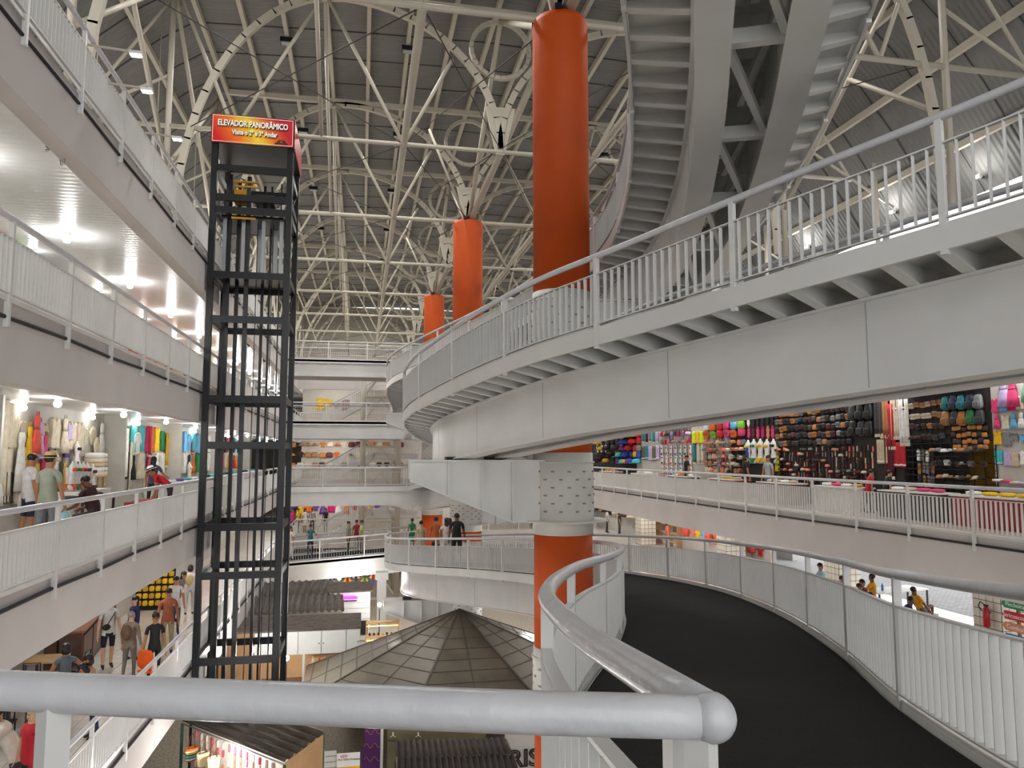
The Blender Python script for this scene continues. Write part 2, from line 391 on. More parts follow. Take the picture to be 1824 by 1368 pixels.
# ================================================================== ramps
SEAMG = mat('grey_weld_seam', (168, 166, 162), 0.5)
def ramp(name, label, edge, W, zf, right=True, near_single=(0, 0), other_single=(0, 0), base=(UC, 16, 0)):
    """edge: plan points of one deck edge in travel order; the deck lies W to the right of travel; zf(s) deck height at arc length s"""
    t = thing(name, label, 'ramp', base)
    sg = 1 if right else -1
    P = spline([Vector((u, v, 0)) for u, v in edge], 0.25); pp = Path(P)
    for p, s in zip(P, pp.S): p.z = zf(s)
    nn = [n * sg for n in pp.n]
    def off(d): return [p + n * d for p, n in zip(P, nn)]
    mid = off(W / 2)
    # rubber walking surface
    M().sweep(mid, nn, W - 0.16, -0.004, 0.018).build('rubber_mat', MATRUB, t, True)
    for e in (0.02, W - 0.02):
        M().sweep(off(e), nn, 0.04, -0.17, 0.05).build('edge_beam', STEEL, t, True)
    for g in (-1, 1):
        gp = off(W / 2 + g * 0.43); mb = M()
        mb.sweep(gp, nn, 0.26, -1.2, -0.27); mb.sweep(gp, nn, 0.4, -0.29, -0.26); mb.sweep(gp, nn, 0.36, -1.23, -1.2)
        gd = mb.build('box_girder', STEEL, t, True); gpath = Path(gp)
        for i in range(int(gpath.len / 2.7)):
            p, n = gpath.at(1.2 + i * 2.7); M().box(p + Vector((0, 0, -0.735)), (0.008, 0.266, 0.92), math.atan2(n.y, n.x) + math.pi / 2).build('weld_seam', SEAMG, gd, True)
    # cross ribs and deck plates
    prof_l = W / 2 - 0.05
    rib = M()
    rib.poly([(-prof_l, -0.03), (prof_l, -0.03), (prof_l, -0.13), (0.6, -0.25), (-0.6, -0.25), (-prof_l, -0.13)], 0.018)
    for s2 in (-1, 1):
        rib.bar((s2 * prof_l, 0, -0.135), (s2 * 0.6, 0, -0.255), 0.12, 0.016)
    ribm = rib.mesh('cross_rib', STEEL)
    cut = 0.49; k = int(pp.len / cut); base_v = Vector(base)
    rows = []
    for i in range(k + 1):
        s = i * pp.len / k; p, n = pp.at(s); n = n * sg
        ob('cross_rib', ribm, t, p + n * (W / 2) - base_v, (0, 0, math.atan2(n.y, n.x)))
        if i < k:
            half = pp.len / k
            for a in (s + 0.008,):
                q, m_ = pp.part(a, a + half - 0.016, 0.24); m_ = [v * sg for v in m_]
                M().sweep([x + y * (W / 2) for x, y in zip(q, m_)], m_, W - 0.1, -0.035, -0.006).build('deck_plate', STEEL, t, True)
    for i in range(int(pp.len / 1.9)):
        s = 0.6 + i * 1.9; p, n = pp.at(s); q, m_ = pp.at(s + 1.9); n = n * sg; m_ = m_ * sg
        a = p + n * (W / 2 - 0.3); b = p + n * (W / 2 + 0.3); c = q + m_ * (W / 2)
        zz = Vector((0, 0, -1.0))
        M().bar(a + zz, b + zz, 0.12, 0.16).build('cross_beam', STEEL, t, True)
        M().bar(a + zz, q + m_ * (W / 2 + 0.3) + zz, 0.08, 0.1).build('diagonal_brace', STEEL, t, True)
        M().bar(b + zz * 0.6, c + zz * 0.6, 0.08, 0.1).build('diagonal_brace', STEEL, t, True)
    for e, sing in ((0.03, near_single), (W - 0.03, other_single)):
        r = bpy.data.objects.new('railing', None); COL.objects.link(r); r.parent = t
        railing(r, Path(off(e)), sing, post_down=0.21, sides=14, step=0.2)
    return t, pp, off
ZC0 = Z(-1.5)
C_EDGE = [(.57, 1.25), (.68, 2.6), (.97, 4.0), (1.76, 6.15), (2.9, 8.6), (4.0, 11.4), (4.78, 14.2), (5.06, 16.5), (5.0, 18.7), (4.65, 20.9), (3.6, 24.2), (2.2, 27.6), (1.25, 30.5), (1.05, 32.6), (1.2, 35), (1.5, 38), (1.5, 40.2)]
lower_ramp, CP, Coff = ramp('curved_ramp', 'long curved white steel ramp with black mat descending ahead of the camera', C_EDGE, 2.58, lambda s: ZC0 - 0.093 * min(s, 30) - 0.07 * max(0, s - 30), True, (0, 9), (0, 8))
B_EDGE = [(.75, 1.25), (.95, 2.6), (1.35, 4.2), (2.1, 6.15), (3.2, 8.6), (4.25, 11.4), (4.95, 14.2), (5.1, 16.5), (5.0, 18.7), (4.65, 20.9), (3.6, 24.2), (2.2, 27.6), (1.2, 30.5), (1.0, 32.6), (1.2, 35), (1.5, 38), (1.5, 41.5)]
upper_ramp, BP, Boff = ramp('curved_ramp', 'topmost curved ramp overhead with two girders seen from below', B_EDGE, 2.78, lambda s: ZC0 + 7.3 - 0.090 * s, True)
A_EDGE = [(2.6, 41.2), (3.2, 39), (4.3, 36), (5.0, 33), (5.1, 30.5), (4.7, 27.5), (3.3, 24.3), (1.7, 21.3), (1.0, 18.6), (1.02, 16.8), (1.33, 15.0), (1.8, 12.9), (2.45, 10.8), (3.3, 9.07), (4.25, 7.1), (5.3, 5.0), (6.0, 3.0), (6.3, 1), (6.4, -2)]
def zA(s): return Z(-1.7) + s * (2.74 / 25.6) if s < 25.6 else Z(1.04) + 0.078 * (s - 25.6)
mid_ramp, AP, Aoff = ramp('curved_ramp', 'big curved white ramp sweeping up across the middle to the right', A_EDGE, 2.58, zA, False, (24, 39))

# ---- the landing the camera stands on
ln = thing('landing', 'landing with thick white pipe rail in the foreground', 'landing', (-1.5, -1.5, 0))
M().b2((UL, -4.5, ZC0 - 0.3), (3.25, 0.9, ZC0)).build('deck', MATRUB, ln, True)
fgr = [Vector((.60, 1.25, ZC0)), Vector((.3, 1.335, ZC0)), Vector((-.3, 1.53, ZC0)), Vector((-1.2, 1.84, ZC0)), Vector((-4.25, 2.9, ZC0))]
M().b2((0.66, 0.9, ZC0 - 0.3), (3.25, 1.22, ZC0)).build('deck_lip', MATRUB, ln, True)
M().b2((UL, 0.9, ZC0 - 0.3), (-0.2, 1.2, ZC0)).build('deck_lip', STEEL, ln, True)
M().tube([p + Vector((0, 0, 1.05)) for p in resample(fgr, 0.12)], 0.0365, 20).build('handrail', PIPE, ln, True)
M().ball((.60, 1.25, ZC0 + 1.05), 0.0425, 24, 16).build('rail_elbow', PIPE, ln, True)
for p in (Vector((.585, 1.262, ZC0)), Vector((-.562, 1.62, ZC0)), Vector((-2.4, 2.25, ZC0))):
    M().box(p + Vector((0, 0, 0.48)), (0.044, 0.044, 1.1), 0.75).build('post', STEEL, ln, True)

# ================================================================== columns
COLM = mat('white_collar_paint', (216, 214, 208), 0.4, var=0.03, bump=0.03)
BOLT = mat('grey_bolt', (150, 148, 144), 0.5)
def column(wv, label, collars, sides=32):
    t = thing('column', label, 'column', (UC, wv, 0))
    top = Z(9.85); R = 0.63
    prev = top
    for z1, z0, s in collars:
        # orange cover above the collar
        mb = M()
        if prev == top:
            mb.lathe([(R, z1), (R, prev - 0.12), (R - 0.02, prev)], sides)
        else: mb.lathe([(R, z1), (R, prev)], sides)
        mb.build('orange_cover', ORANGE, t)
        c = M().lathe([(R + 0.02, z0), (R + 0.02, z0 + 0.28), (R + 0.035, z0 + 0.3), (R + 0.035, z1 - 0.2), (R + 0.02, z1 - 0.18), (R + 0.02, z1)], sides).build('steel_collar', COLM, t)
        for zz, rr, hh in ((z0 + 0.27, 0.94, 0.035), (z1 - 0.22, 0.69, 0.03)):
            M().lathe([(R, zz), (rr, zz), (rr, zz + hh), (R, zz + hh)], sides).build('flange_ring', COLM, c)
        mb = M()
        for r_ in range(6):
            for a in range(12):
                q = 2 * math.pi * (a + 0.5 * (r_ % 2)) / 12 + 0.2
                mb.box(((R + 0.04) * math.cos(q), (R + 0.04) * math.sin(q), z0 + 0.5 + r_ * (z1 - z0 - 0.9) / 5), (0.03, 0.07, 0.035), q)
        o = mb.build('bolt_plates', BOLT, c); o['kind'] = 'stuff'
        # cantilever bracket carrying a ramp
        if s:
            zt = z1 - 0.19; tip = R + 2.68; dep = z1 - z0 - 0.46
            br = bpy.data.objects.new('bracket', None); COL.objects.link(br); br.parent = t
            pl = [(s * 0.5, zt), (s * tip, zt), (s * tip, zt - 0.36), (s * (tip - 0.08), zt - 0.42), (s * (R + 0.5), zt - dep), (s * 0.5, zt - dep)]
            M().poly(pl, 0.62).build('web', STEEL, br)
            M().b2((s * 0.3, -0.42, zt), (s * (tip + 0.02), 0.42, zt + 0.035)).build('top_flange', STEEL, br)
            for q in (R + 0.55, R + 1.2, R + 1.9):
                d0 = dep - (dep - 0.42) * max(0, (q - R - 0.5)) / (tip - R - 0.58)
                for sy in (-1, 1):
                    M().b2((s * (q - 0.012), sy * 0.31, zt - d0 + 0.02), (s * (q + 0.012), sy * 0.40, zt)).build('stiffener', STEEL, br)
            mb = M().bar((s * (tip - 0.04), 0, zt - 0.40), (s * (R + 0.5), 0, zt - dep), 0.84, 0.03)
            mb.build('bottom_flange', STEEL, br)
            for q in (R + 0.9, R + 1.75):
                M().b2((s * (q - 0.17), -0.2, zt + 0.035), (s * (q + 0.17), 0.2, zt + 0.10)).build('bearing_pad', DARK, br)
        prev = z0
    M().lathe([(R, 0), (R, prev)], sides).build('orange_cover', ORANGE, t)
    for tgt, r in (((UC, wv - 7.6, Z(14.4)), 0.09), ((UC, wv + 7.6, Z(14.4)), 0.09), ((UC + 1.9, wv - 9.6, Z(14.4)), 0.13), ((UC - 1.9, wv - 2.4, Z(12.8)), 0.05)):
        a = Vector((0, 0, top - 0.15)); b = Vector(tgt) - Vector((UC, wv, 0))
        d = (b - a).normalized(); M().tube([a + d * 0.1, b], r, 10).build('roof_strut', CREAM, t)
    for a in (0.6, 2.6, 4.4):
        M().box((0.5 * math.cos(a), 0.5 * math.sin(a), top + 0.06), (0.3, 0.16, 0.13), a).build('floodlight', BLACKSTEEL, t)
column(15.9, 'nearest thick orange column with white bolted collars', [(Z(3.55), Z(1.8), 1), (Z(0.05), Z(-1.68), -1), (Z(-4.02), Z(-5.75), 1)], 48)
column(31.1, 'second orange column in the row, behind the big ramp', [(Z(1.85), Z(0.2), -1), (Z(-1.65), Z(-3.1), 1), (Z(-5.6), Z(-7.2), -1)], 32)
column(46.3, 'third orange column in the row, small behind the ramps', [(Z(0.9), Z(-0.7), 0), (Z(-2.2), Z(-3.6), -1), (Z(-6.6), Z(-8.2), 0)], 24)

# ================================================================== gallery railings
def gal_rail(label, u, zl, w0, w1, single=(0, 0)):
    t = thing('gallery_railing', label, 'railing', (u, w0, zl), 0, 'gallery railings')
    pts = [Vector((u, w0 + (w1 - w0) * i / 60, zl)) for i in range(61)]
    railing(t, Path(pts), single, spacing=1.95, post_down=0.3, step=2.0)
gal_rail('white slatted railing along the bottom left gallery beside the people', UL + 0.03, L1, 8, 74)
gal_rail('white slatted railing along the left gallery at camera height', UL + 0.03, L2, 8, 74, (2.5, 8))
gal_rail('white slatted railing along the left gallery one floor up', UL + 0.03, L3, 8, 74)
gal_rail('white slatted railing along the top left gallery under the roof', UL + 0.03, L4, 8, 74)
gal_rail('white slatted railing along the right gallery below the bag shops', UR - 0.03, L2, 10, 74, (2, 4))

# ================================================================== bridges across the far end of the void
def bridge(label, w0, w1, zl, u0, u1, rise=0.0):
    t = thing('footbridge', label, 'bridge', ((u0 + u1) / 2, w0, zl))
    def line(y): return [Vector((u0 + (u1 - u0) * i / 10, y, zl + rise * i / 10)) for i in range(11)]
    ny = [Vector((0, -1, 0))] * 11; mid = line((w0 + w1) / 2); wd = w1 - w0
    M().sweep(mid, ny, wd, -0.12, 0).build('deck', STEEL, t, True)
    M().sweep(mid, ny, wd - 0.2, 0, 0.015).build('rubber_mat', MATRUB, t, True)
    for y in (w0 + 0.29, w1 - 0.29): M().sweep(line(y), ny, 0.33, -0.95, -0.2).build('girder', STEEL, t, True)
    M().sweep(line(w0 + 0.025), ny, 0.05, -0.2, 0.05).build('edge_beam', STEEL, t, True)
    for i in range(int((u1 - u0) / 0.8)):
        u = u0 + 0.4 + i * 0.8; z_ = zl + rise * (u - u0) / (u1 - u0)
        M().b2((u, w0 + 0.06, z_ - 0.24), (u + 0.05, w1, z_ - 0.12)).build('cross_rib', STEEL, t, True)
    for y in (w0 + 0.03, w1 - 0.03):
        r = bpy.data.objects.new('railing', None); COL.objects.link(r); r.parent = t
        railing(r, Path(line(y)), spacing=2.2, step=1.0)
bridge('lowest footbridge with people standing at its rail', 39.6, 42.4, L1, UL, 3.4, 0.5)
bridge('footbridge at camera height behind the lift tower', 41.3, 44.0, L2, UL, 5.4)
bridge('footbridge one floor up behind the lift tower', 43.2, 46.0, L3, UL, 4.4)
bridge('highest footbridge just below the roof', 44.2, 47.0, L4, UL, 4.4)
# ================================================================== text helper
def text_mesh(body, size, name, m, ext=0.004, bold=0.0, outline=False):
    cu = bpy.data.curves.new(name, 'FONT'); cu.body = body; cu.size = size; cu.extrude = ext; cu.align_x = 'CENTER'; cu.align_y = 'CENTER'
    cu.offset = bold; cu.resolution_u = 3
    if outline: cu.fill_mode = 'NONE'; cu.extrude = 0; cu.bevel_depth = size * 0.03
    o = bpy.data.objects.new('tmp', cu); COL.objects.link(o)
    dg = bpy.context.evaluated_depsgraph_get(); dg.update()
    me = bpy.data.meshes.new_from_object(o.evaluated_get(dg)); bpy.data.objects.remove(o)
    me.name = name; me.materials.clear(); me.materials.append(m); return me
FRONT = (math.pi / 2, 0, 0)            # upright text facing -y

# ================================================================== lamps
LDATA = {}
def light(parent, energy, loc, rad=0.12, col=(1, 0.985, 0.96)):
    key = (energy, rad, col)
    if key not in LDATA:
        d = bpy.data.lights.new('lamp_light', 'POINT'); d.energy = energy; d.shadow_soft_size = rad; d.color = col; LDATA[key] = d
    o = bpy.data.objects.new('lamp_light', LDATA[key]); COL.objects.link(o); o.parent = parent; o.location = loc
LB = M().lathe([(0.09, 0), (0.09, -0.03), (0.05, -0.06)], 12).mesh('lamp_base', mat('white_plastic', (235, 235, 232), 0.4))
LG = M().lathe([(0.02, -0.05), (0.06, -0.08), (0.085, -0.14), (0.06, -0.2), (0.001, -0.215)], 12).mesh('bulb', BULB)
def lamp(loc, label, group, energy=0, sc=1.0, col=(1, 0.985, 0.96)):
    t = thing('ceiling_lamp', label, 'lamp', loc, 0, group); t.scale = (sc, sc, sc)
    ob('lamp_base', LB, t); ob('bulb', LG, t)
    if energy: light(t, energy, (0, 0, -0.3), 0.1, col)
ORD = ['first', 'second', 'third', 'fourth', 'fifth', 'sixth', 'seventh', 'eighth', 'ninth', 'tenth', 'eleventh', 'twelfth', 'thirteenth', 'fourteenth', 'fifteenth', 'sixteenth', 'seventeenth', 'eighteenth', 'nineteenth', 'twentieth']
def nth(i): return ORD[i] if i < 20 else 'twenty-' + ORD[i - 20]
for lv, zl, e in (('one floor up', L4, 40), ('at camera height', L3, 40), ('on the lowest gallery', L2, 45)):
    for i in range(13):
        y = 8.5 + i * 4.6
        lamp((-6.4, y, zl - 0.62), 'ceiling lamp near the left gallery edge %s, %s from the camera' % (lv, nth(i)), 'left gallery ceiling lamps', e)
        lamp((-7.7, y + 1.6, zl - 0.62), 'ceiling lamp over the left shop fronts %s, %s from the camera' % (lv, nth(i)), 'left gallery ceiling lamps', 0)
for i in range(9):
    lamp((-6.6, 14 + i * 5.5, L4 + 3.4), 'lamp hanging over the top left gallery, %s along' % nth(i), 'top gallery lamps', 70)
for i in range(10):
    lamp((15.45, 11 + i * 4.6, Z(2.9)), 'bright lamp above the right gallery shop fronts, %s along' % nth(i), 'right gallery lamps', 75, 1.0)
    if i > 3: lamp((16.4, 11 + i * 4.6, L2 - 0.62), 'lamp below the right gallery at street level, %s along' % nth(i), 'street level lamps', 70)
# hanging rods for the top lamps
for i in range(9):
    r_ = M().tube([(-6.6, 14 + i * 5.5, L4 + 3.4), (-6.6, 14 + i * 5.5, L4 + 8.9)], 0.012, 5).build('lamp_rod', CREAM)
    tag(r_, 'thin rod holding the hanging lamp, %s along the top left gallery' % nth(i), 'rod', 'lamp rods')
# arm lamps at the top left gallery railing, as seen against the roof
for i, (px, py) in enumerate(((255, 160), (310, 246), (235, 95))):
    p = at_u(px, py, -3.7)
    t = thing('arm_lamp', 'white flood lamp on a thin arm above the top left railing, %s from the lift' % ('second', 'first', 'third')[i], 'lamp', p, 0, 'arm lamps')
    M().bar((-0.8, 0, 0.08), (0, 0, 0.03), 0.03).build('arm', CREAM, t)
    M().box((0.06, 0, 0), (0.18, 0.12, 0.05)).build('lamp_head', mat('white_plastic', (235, 235, 232)), t)
    M().box((0.06, 0, -0.03), (0.15, 0.1, 0.015)).build('lens', TUBE, t)
# roof floodlights; the right row and every spot beam are added hall fill
FLB = M().box((0, 0, 0), (0.46, 0.3, 0.16)).mesh('housing', BLACKSTEEL); FLG = M().box((0, 0, -0.09), (0.38, 0.22, 0.02)).mesh('lens', mat('floodlight_glass', (170, 175, 178), 0.1))
k = 0
for u, lit in ((-2.85, 1), (1.42, 0), (11.5, 1)):
    for j in range(8):
        wv = 19 + 7.6 * j
        t = thing('floodlight', 'black floodlight box under the roof, %s along the %s purlin' % (nth(j), {-2.85: 'left', 1.42: 'middle', 11.5: 'right'}[u]), 'floodlight', (u, wv, roof_z(u) - 0.34), 0, 'roof floodlights')
        ob('housing', FLB, t); ob('lens', FLG, t)
        if 'flood' not in LDATA:
            d = bpy.data.lights.new('added_flood_light', 'SPOT'); d.energy = 950; d.spot_size = math.radians(165); d.spot_blend = 0.8; d.shadow_soft_size = 0.35; d.color = (1, 0.985, 0.96); LDATA['flood'] = d
        o = bpy.data.objects.new('added_flood_light', LDATA['flood']); COL.objects.link(o); o.parent = t; o.location = (0, 0, -0.16)

# ================================================================== panoramic lift tower
lift = thing('lift_tower', 'tall black steel lift tower with a red and yellow sign', 'lift', (-3.2, 22.6, 0))
u0, u1, w0, w1 = -4.16, -2.13, 21.6, 23.7
ZT = Z(9.5)
for u, v in ((u0, w0), (u1, w0), (u0, w1), (u1, w1)):
    M().b2((u - 0.08, v - 0.08, 0), (u + 0.08, v + 0.08, ZT - 0.05)).build('corner_post', BLACKSTEEL, lift, True)
zs = [8.0, 7.16, 6.8, 4.96, 3.72, 1.52, 0.26, -1.94, -3.21, -5.43, -7.2]
for z in zs:
    for a, b in (((u0, w0), (u1, w0)), ((u1, w0), (u1, w1)), ((u0, w1), (u1, w1)), ((u0, w0), (u0, w1))):
        M().bar((a[0], a[1], Z(z)), (b[0], b[1], Z(z)), 0.1, 0.19).build('beam', BLACKSTEEL, lift, True)
for z0, z1 in ((4.96, 6.8), (3.72, 4.96), (6.8, 8.0)):
    M().bar((u1, w0, Z(z0)), (u1, w1, Z(z1)), 0.05).build('side_brace', BLACKSTEEL, lift, True)
GUIDE = mat('grey_guide_rail', (58, 58, 60), 0.4)
for u, v, r, m in ((-3.62, 22.6, 0.05, BLACKSTEEL), (-3.3, 22.2, 0.055, GUIDE), (-2.95, 22.9, 0.04, BLACKSTEEL), (-2.75, 22.9, 0.03, BLACKSTEEL), (-3.95, 22.7, 0.06, GUIDE), (-3.78, 22.1, 0.04, BLACKSTEEL), (-3.5, 23.3, 0.035, BLACKSTEEL), (-2.45, 22.6, 0.018, BLACKSTEEL)):
    M().b2((u - r, v - r, 0), (u + r, v + r, Z(8.0))).build('guide_rail', m, lift, True)
for u in (-3.05, -2.62, -2.3):
    M().tube([(u, 22.3, 0.2), (u, 22.3, Z(7.2))], 0.012, 5).build('hoist_cable', BLACKSTEEL, lift, True)
car = M(); car.b2((-3.98, 21.85, Z(5.0)), (-2.3, 23.5, Z(5.12))); car.b2((-3.98, 21.85, Z(6.68)), (-2.3, 23.5, Z(6.75)))
car_o = car.build('car', BLACKSTEEL, lift, True)
SILV = mat('brushed_car_panel', (168, 170, 172), 0.3, 0.6)
for i, u in enumerate((-3.9, -3.62, -3.4, -3.05, -2.85, -2.6, -2.36)):
    M().b2((u - 0.05 - 0.03 * (i % 2), 22.0 + 0.9 * (i % 2), Z(5.12)), (u + 0.05, 22.03 + 0.9 * (i % 2), Z(6.68))).build('car_panel', SILV, car_o, True)
YEL = mat('yellow_machine_paint', (236, 170, 20), 0.45)
M().b2((-3.7, 21.75, Z(6.62)), (-3.05, 21.8, Z(6.67))).build('yellow_bar', YEL, lift, True)
mach = M().b2((-3.72, 22.2, Z(7.25)), (-3.38, 22.6, Z(7.62))).build('hoist_machine', YEL, lift, True)
for z in (7.66, 7.8): M().b2((-3.7, 22.1, Z(z)), (-3.05, 22.18, Z(z) + 0.05)).build('machine_arm', YEL, mach, True)
M().b2((-3.15, 22.2, Z(7.25)), (-2.6, 22.7, Z(7.5))).build('motor', GUIDE, mach, True)
# sign box
sg = M().b2((u0 - 0.1, w0 - 0.14, Z(8.66)), (u1 + 0.1, w1 + 0.1, Z(9.5))).build('sign_box', BLACKSTEEL, lift, True)
sm = bpy.data.materials.new('sign_gradient'); sm.use_nodes = True; nt = sm.node_tree; b = nt.nodes['Principled BSDF']
tc = nt.nodes.new('ShaderNodeTexCoord'); mp = nt.nodes.new('ShaderNodeSeparateXYZ'); nt.links.new(tc.outputs['Generated'], mp.inputs[0])
ma = nt.nodes.new('ShaderNodeMath'); ma.operation = 'MULTIPLY_ADD'; nt.links.new(mp.outputs['Z'], ma.inputs[0]); ma.inputs[1].default_value = 0.22
nt.links.new(mp.outputs['X'], ma.inputs[2])
cr = nt.nodes.new('ShaderNodeValToRGB'); nt.links.new(ma.outputs[0], cr.inputs[0])
E = cr.color_ramp.elements; E[0].position = 0.12; E[0].color = (*lin((205, 30, 34)), 1); E[1].position = 1.0; E[1].color = (*lin((190, 26, 44)), 1)
for p, c in ((0.38, (236, 120, 26)), (0.6, (240, 206, 40)), (0.8, (226, 110, 30))):
    e = E.new(p); e.color = (*lin(c), 1)
nt.links.new(cr.outputs[0], b.inputs['Base Color']); b.inputs['Roughness'].default_value = 0.35
fw = M().b2((u0 - 0.08, w0 - 0.16, Z(8.68)), (u1 + 0.08, w0 - 0.145, Z(9.48))).build('sign_face', sm, sg, True)
M().b2((u1 + 0.105, w0 - 0.1, Z(8.68)), (u1 + 0.12, w1 + 0.06, Z(9.48))).build('sign_face', sm, sg, True)
WT = mat('sign_white', (245, 245, 240), 0.4, var=0); SH = mat('sign_shadow', (40, 18, 14), 0.5, var=0)
def on_sign(body, size, z, dx=0, sx=1.0):
    for m, d, e in ((SH, 0.018, 0.0), (WT, 0.0, 0.012)):
        o = ob('sign_lettering', text_mesh(body, size, 'lettering', m, 0.004, size * 0.03), sg)
        o.rotation_euler = FRONT; o.scale = (sx, 1, 1)
        o.location = Vector(((u0 + u1) / 2 + dx + d, w0 - 0.167 - e, Z(z) - d)) - lift.location
on_sign('ELEVADOR PANORÂMICO', 0.235, 9.24, 0, 0.68)
on_sign('Visite o 2º e 3º Andar', 0.19, 8.99, 0.05, 0.72)
for a, b_ in (((u0 - 0.06, 8.71), (u1 + 0.06, 8.71)), ((u0 - 0.06, 9.45), (u1 + 0.06, 9.45)), ((u0 - 0.06, 8.71), (u0 - 0.06, 9.45)), ((u1 + 0.06, 8.71), (u1 + 0.06, 9.45))):
    M().bar((a[0], w0 - 0.165, Z(a[1])), (b_[0], w0 - 0.165, Z(b_[1])), 0.012, 0.012).build('sign_border', WT, sg, True)
mb = M()
for i in range(7):
    a = math.pi * i / 6; mb.bar((-2.37 + 0.05 * math.cos(a), w0 - 0.168, Z(8.79) + 0.05 * math.sin(a)), (-2.37 + 0.13 * math.cos(a), w0 - 0.168, Z(8.79) + 0.09 * math.sin(a)), 0.02, 0.02)
mb.bar((-2.55, w0 - 0.168, Z(8.76)), (-2.2, w0 - 0.168, Z(8.76)), 0.03, 0.03)
mb.build('sign_sun_mark', SH, sg, True)

# ================================================================== stairs and truss tower behind the bridges
def stairs(k, za, zb, ua, ub, wv, label):
    t = thing('staircase', label, 'stairs', (ua, wv, za), 0, 'far staircases')
    n = 11
    for s in (0, 1):
        M().bar((ua, wv + s * 1.6, za - 0.1), (ub, wv + s * 1.6, zb - 0.1), 0.06, 0.34).build('stringer', STEEL, t, True)
        M().tube([(ua, wv + s * 1.6, za + 1.0), (ub, wv + s * 1.6, zb + 1.0)], 0.035, 6).build('handrail', PIPE, t, True)
        mb = M()
        for i in range(26):
            q = (i + 0.5) / 26; mb.box((ua + (ub - ua) * q, wv + s * 1.6, za + (zb - za) * q + 0.5), (0.03, 0.03, 0.9))
        mb.build('balusters', STEEL, t, True)['kind'] = 'stuff'
    for i in range(n):
        q = (i + 0.5) / n; d = (ub - ua) / n
        M().box((ua + (ub - ua) * q, wv + 0.8, za + (zb - za) * q), (abs(d) * 1.15, 1.56, 0.05)).build('tread', STEEL, t, True)
        M().box((ua + (ub - ua) * (q + 0.5 / n), wv + 0.8, za + (zb - za) * q + 0.08), (0.02, 1.56, (zb - za) / n)).build('riser', DARKPANEL if k == 0 else STEEL, t, True)
FLOORS = [L1, L2, L3, L4]; mids = [(a + b) / 2 for a, b in zip(FLOORS, FLOORS[1:])]
for i in range(3):
    stairs(i, FLOORS[i], mids[i], -2.5, 0.6, 49.0, 'lower flight of the white stairs, %s storey behind the footbridges' % nth(i))
    stairs(3 + i, mids[i], FLOORS[i + 1], 3.6, 0.8 if False else 6.4, 50.8, 'upper flight of the white stairs, %s storey behind the footbridges' % nth(i))
    t = thing('stair_landing', 'white stair landing halfway up the %s storey' % nth(i), 'landing', (2.1, 50, mids[i]), 0, 'stair landings')
    M().b2((0.6, 48.9, mids[i] - 0.3), (3.6, 52.6, mids[i])).build('slab', STEEL, t, True)
    railing(t, Path([Vector((0.6 + 3 * j / 6, 48.93, mids[i])) for j in range(7)]), spacing=1.5)
tw = thing('stair_tower', 'cream lattice steel tower carrying the far stairs', 'tower', (1.2, 48.3, 0))
for u in (0.1, 2.3):
    for v in (48.1, 53.0):
        M().tube([(u, v, 0), (u, v, L4)], 0.17, 10).build('tower_leg', CREAM, tw, True)
z = 0.3
while z < L4 - 1.5:
    M().bar((0.1, 48.1, z), (2.3, 48.1, z), 0.12).build('tower_tie', CREAM, tw, True)
    M().bar((0.1, 48.1, z), (1.2, 48.1, z + 1.5), 0.1).build('tower_diagonal', CREAM, tw, True)
    M().bar((2.3, 48.1, z), (1.2, 48.1, z + 1.5), 0.1).build('tower_diagonal', CREAM, tw, True)
    z += 1.55
# far cross galleries behind the stairs
for zl, nm in ((L1, 'far gallery floor at street level'), (L2, 'far gallery floor at camera height'), (L3, 'far gallery floor one up'), (L4, 'far gallery floor at the top')):
    fl = struct('floor', M().b2((UL - 0.3, 54, zl - 0.45), (UR + 0.3, W1, zl)), TILEF, nm)
    M().b2((UL, 53.7, zl - 0.9), (UR, 54.0, zl + 0.06)).build('fascia', PLASTER, fl)
    g = thing('gallery_railing', 'pale railing at the edge of the ' + nm, 'railing', (UL, 53.8, zl), 0, 'gallery railings')
    railing(g, Path([Vector((UL + (UR - UL) * i / 16, 53.8, zl)) for i in range(17)]), spacing=2.2, gap=0.15)
    for i in range(4): lamp((-2 + i * 4, 55.2, zl - 0.46), 'lamp below the %s, %s from the left' % (nm, nth(i)), 'far gallery lamps', 80 if i % 2 == 0 else 0)

# ================================================================== plaza: tent and stalls
TENT = mat('grey_tent_membrane', (110, 101, 87), 0.35, var=0.12, scale=1.2, wear=(95, 87, 75))
SEAM = mat('tent_seam', (86, 79, 69), 0.5)
tent = thing('tent_roof', 'big grey pyramid tent roof with a grid of seams', 'tent', (3.5, 27, 0))
ap = Vector((0, 0, Z(-5.42))); R = 5.7; ez = Z(-7.65)
cor = [Vector((R * math.cos(math.radians(22.5 + 45 * i)), R * math.sin(math.radians(22.5 + 45 * i)), ez)) for i in range(8)]
for i in range(8):
    a, b = cor[i], cor[(i + 1) % 8]
    mb = M().add([ap, a, b, ap - Vector((0, 0, .03)), a - Vector((0, 0, .03)), b - Vector((0, 0, .03))], [(0, 1, 2), (5, 4, 3), (1, 4, 5, 2)])
    pn = mb.build('membrane_panel', TENT, tent)
    M().bar(ap, a, 0.07, 0.05).build('hip_seam', SEAM, tent)
    for f_ in (0.5,): M().bar(ap + Vector((0, 0, 0.004)), a.lerp(b, f_) + Vector((0, 0, 0.004)), 0.05, 0.012).build('seam', SEAM, pn)
    for r_ in range(2, 11):
        q = r_ / 10.5; M().bar(ap.lerp(a, q) + Vector((0, 0, 0.004)), ap.lerp(b, q) + Vector((0, 0, 0.004)), 0.045, 0.012).build('seam', SEAM, pn)
    M().tube([a - Vector((0, 0, 0.02)), (a.x, a.y, 0)], 0.05, 8).build('tent_post', GUIDE, tent)

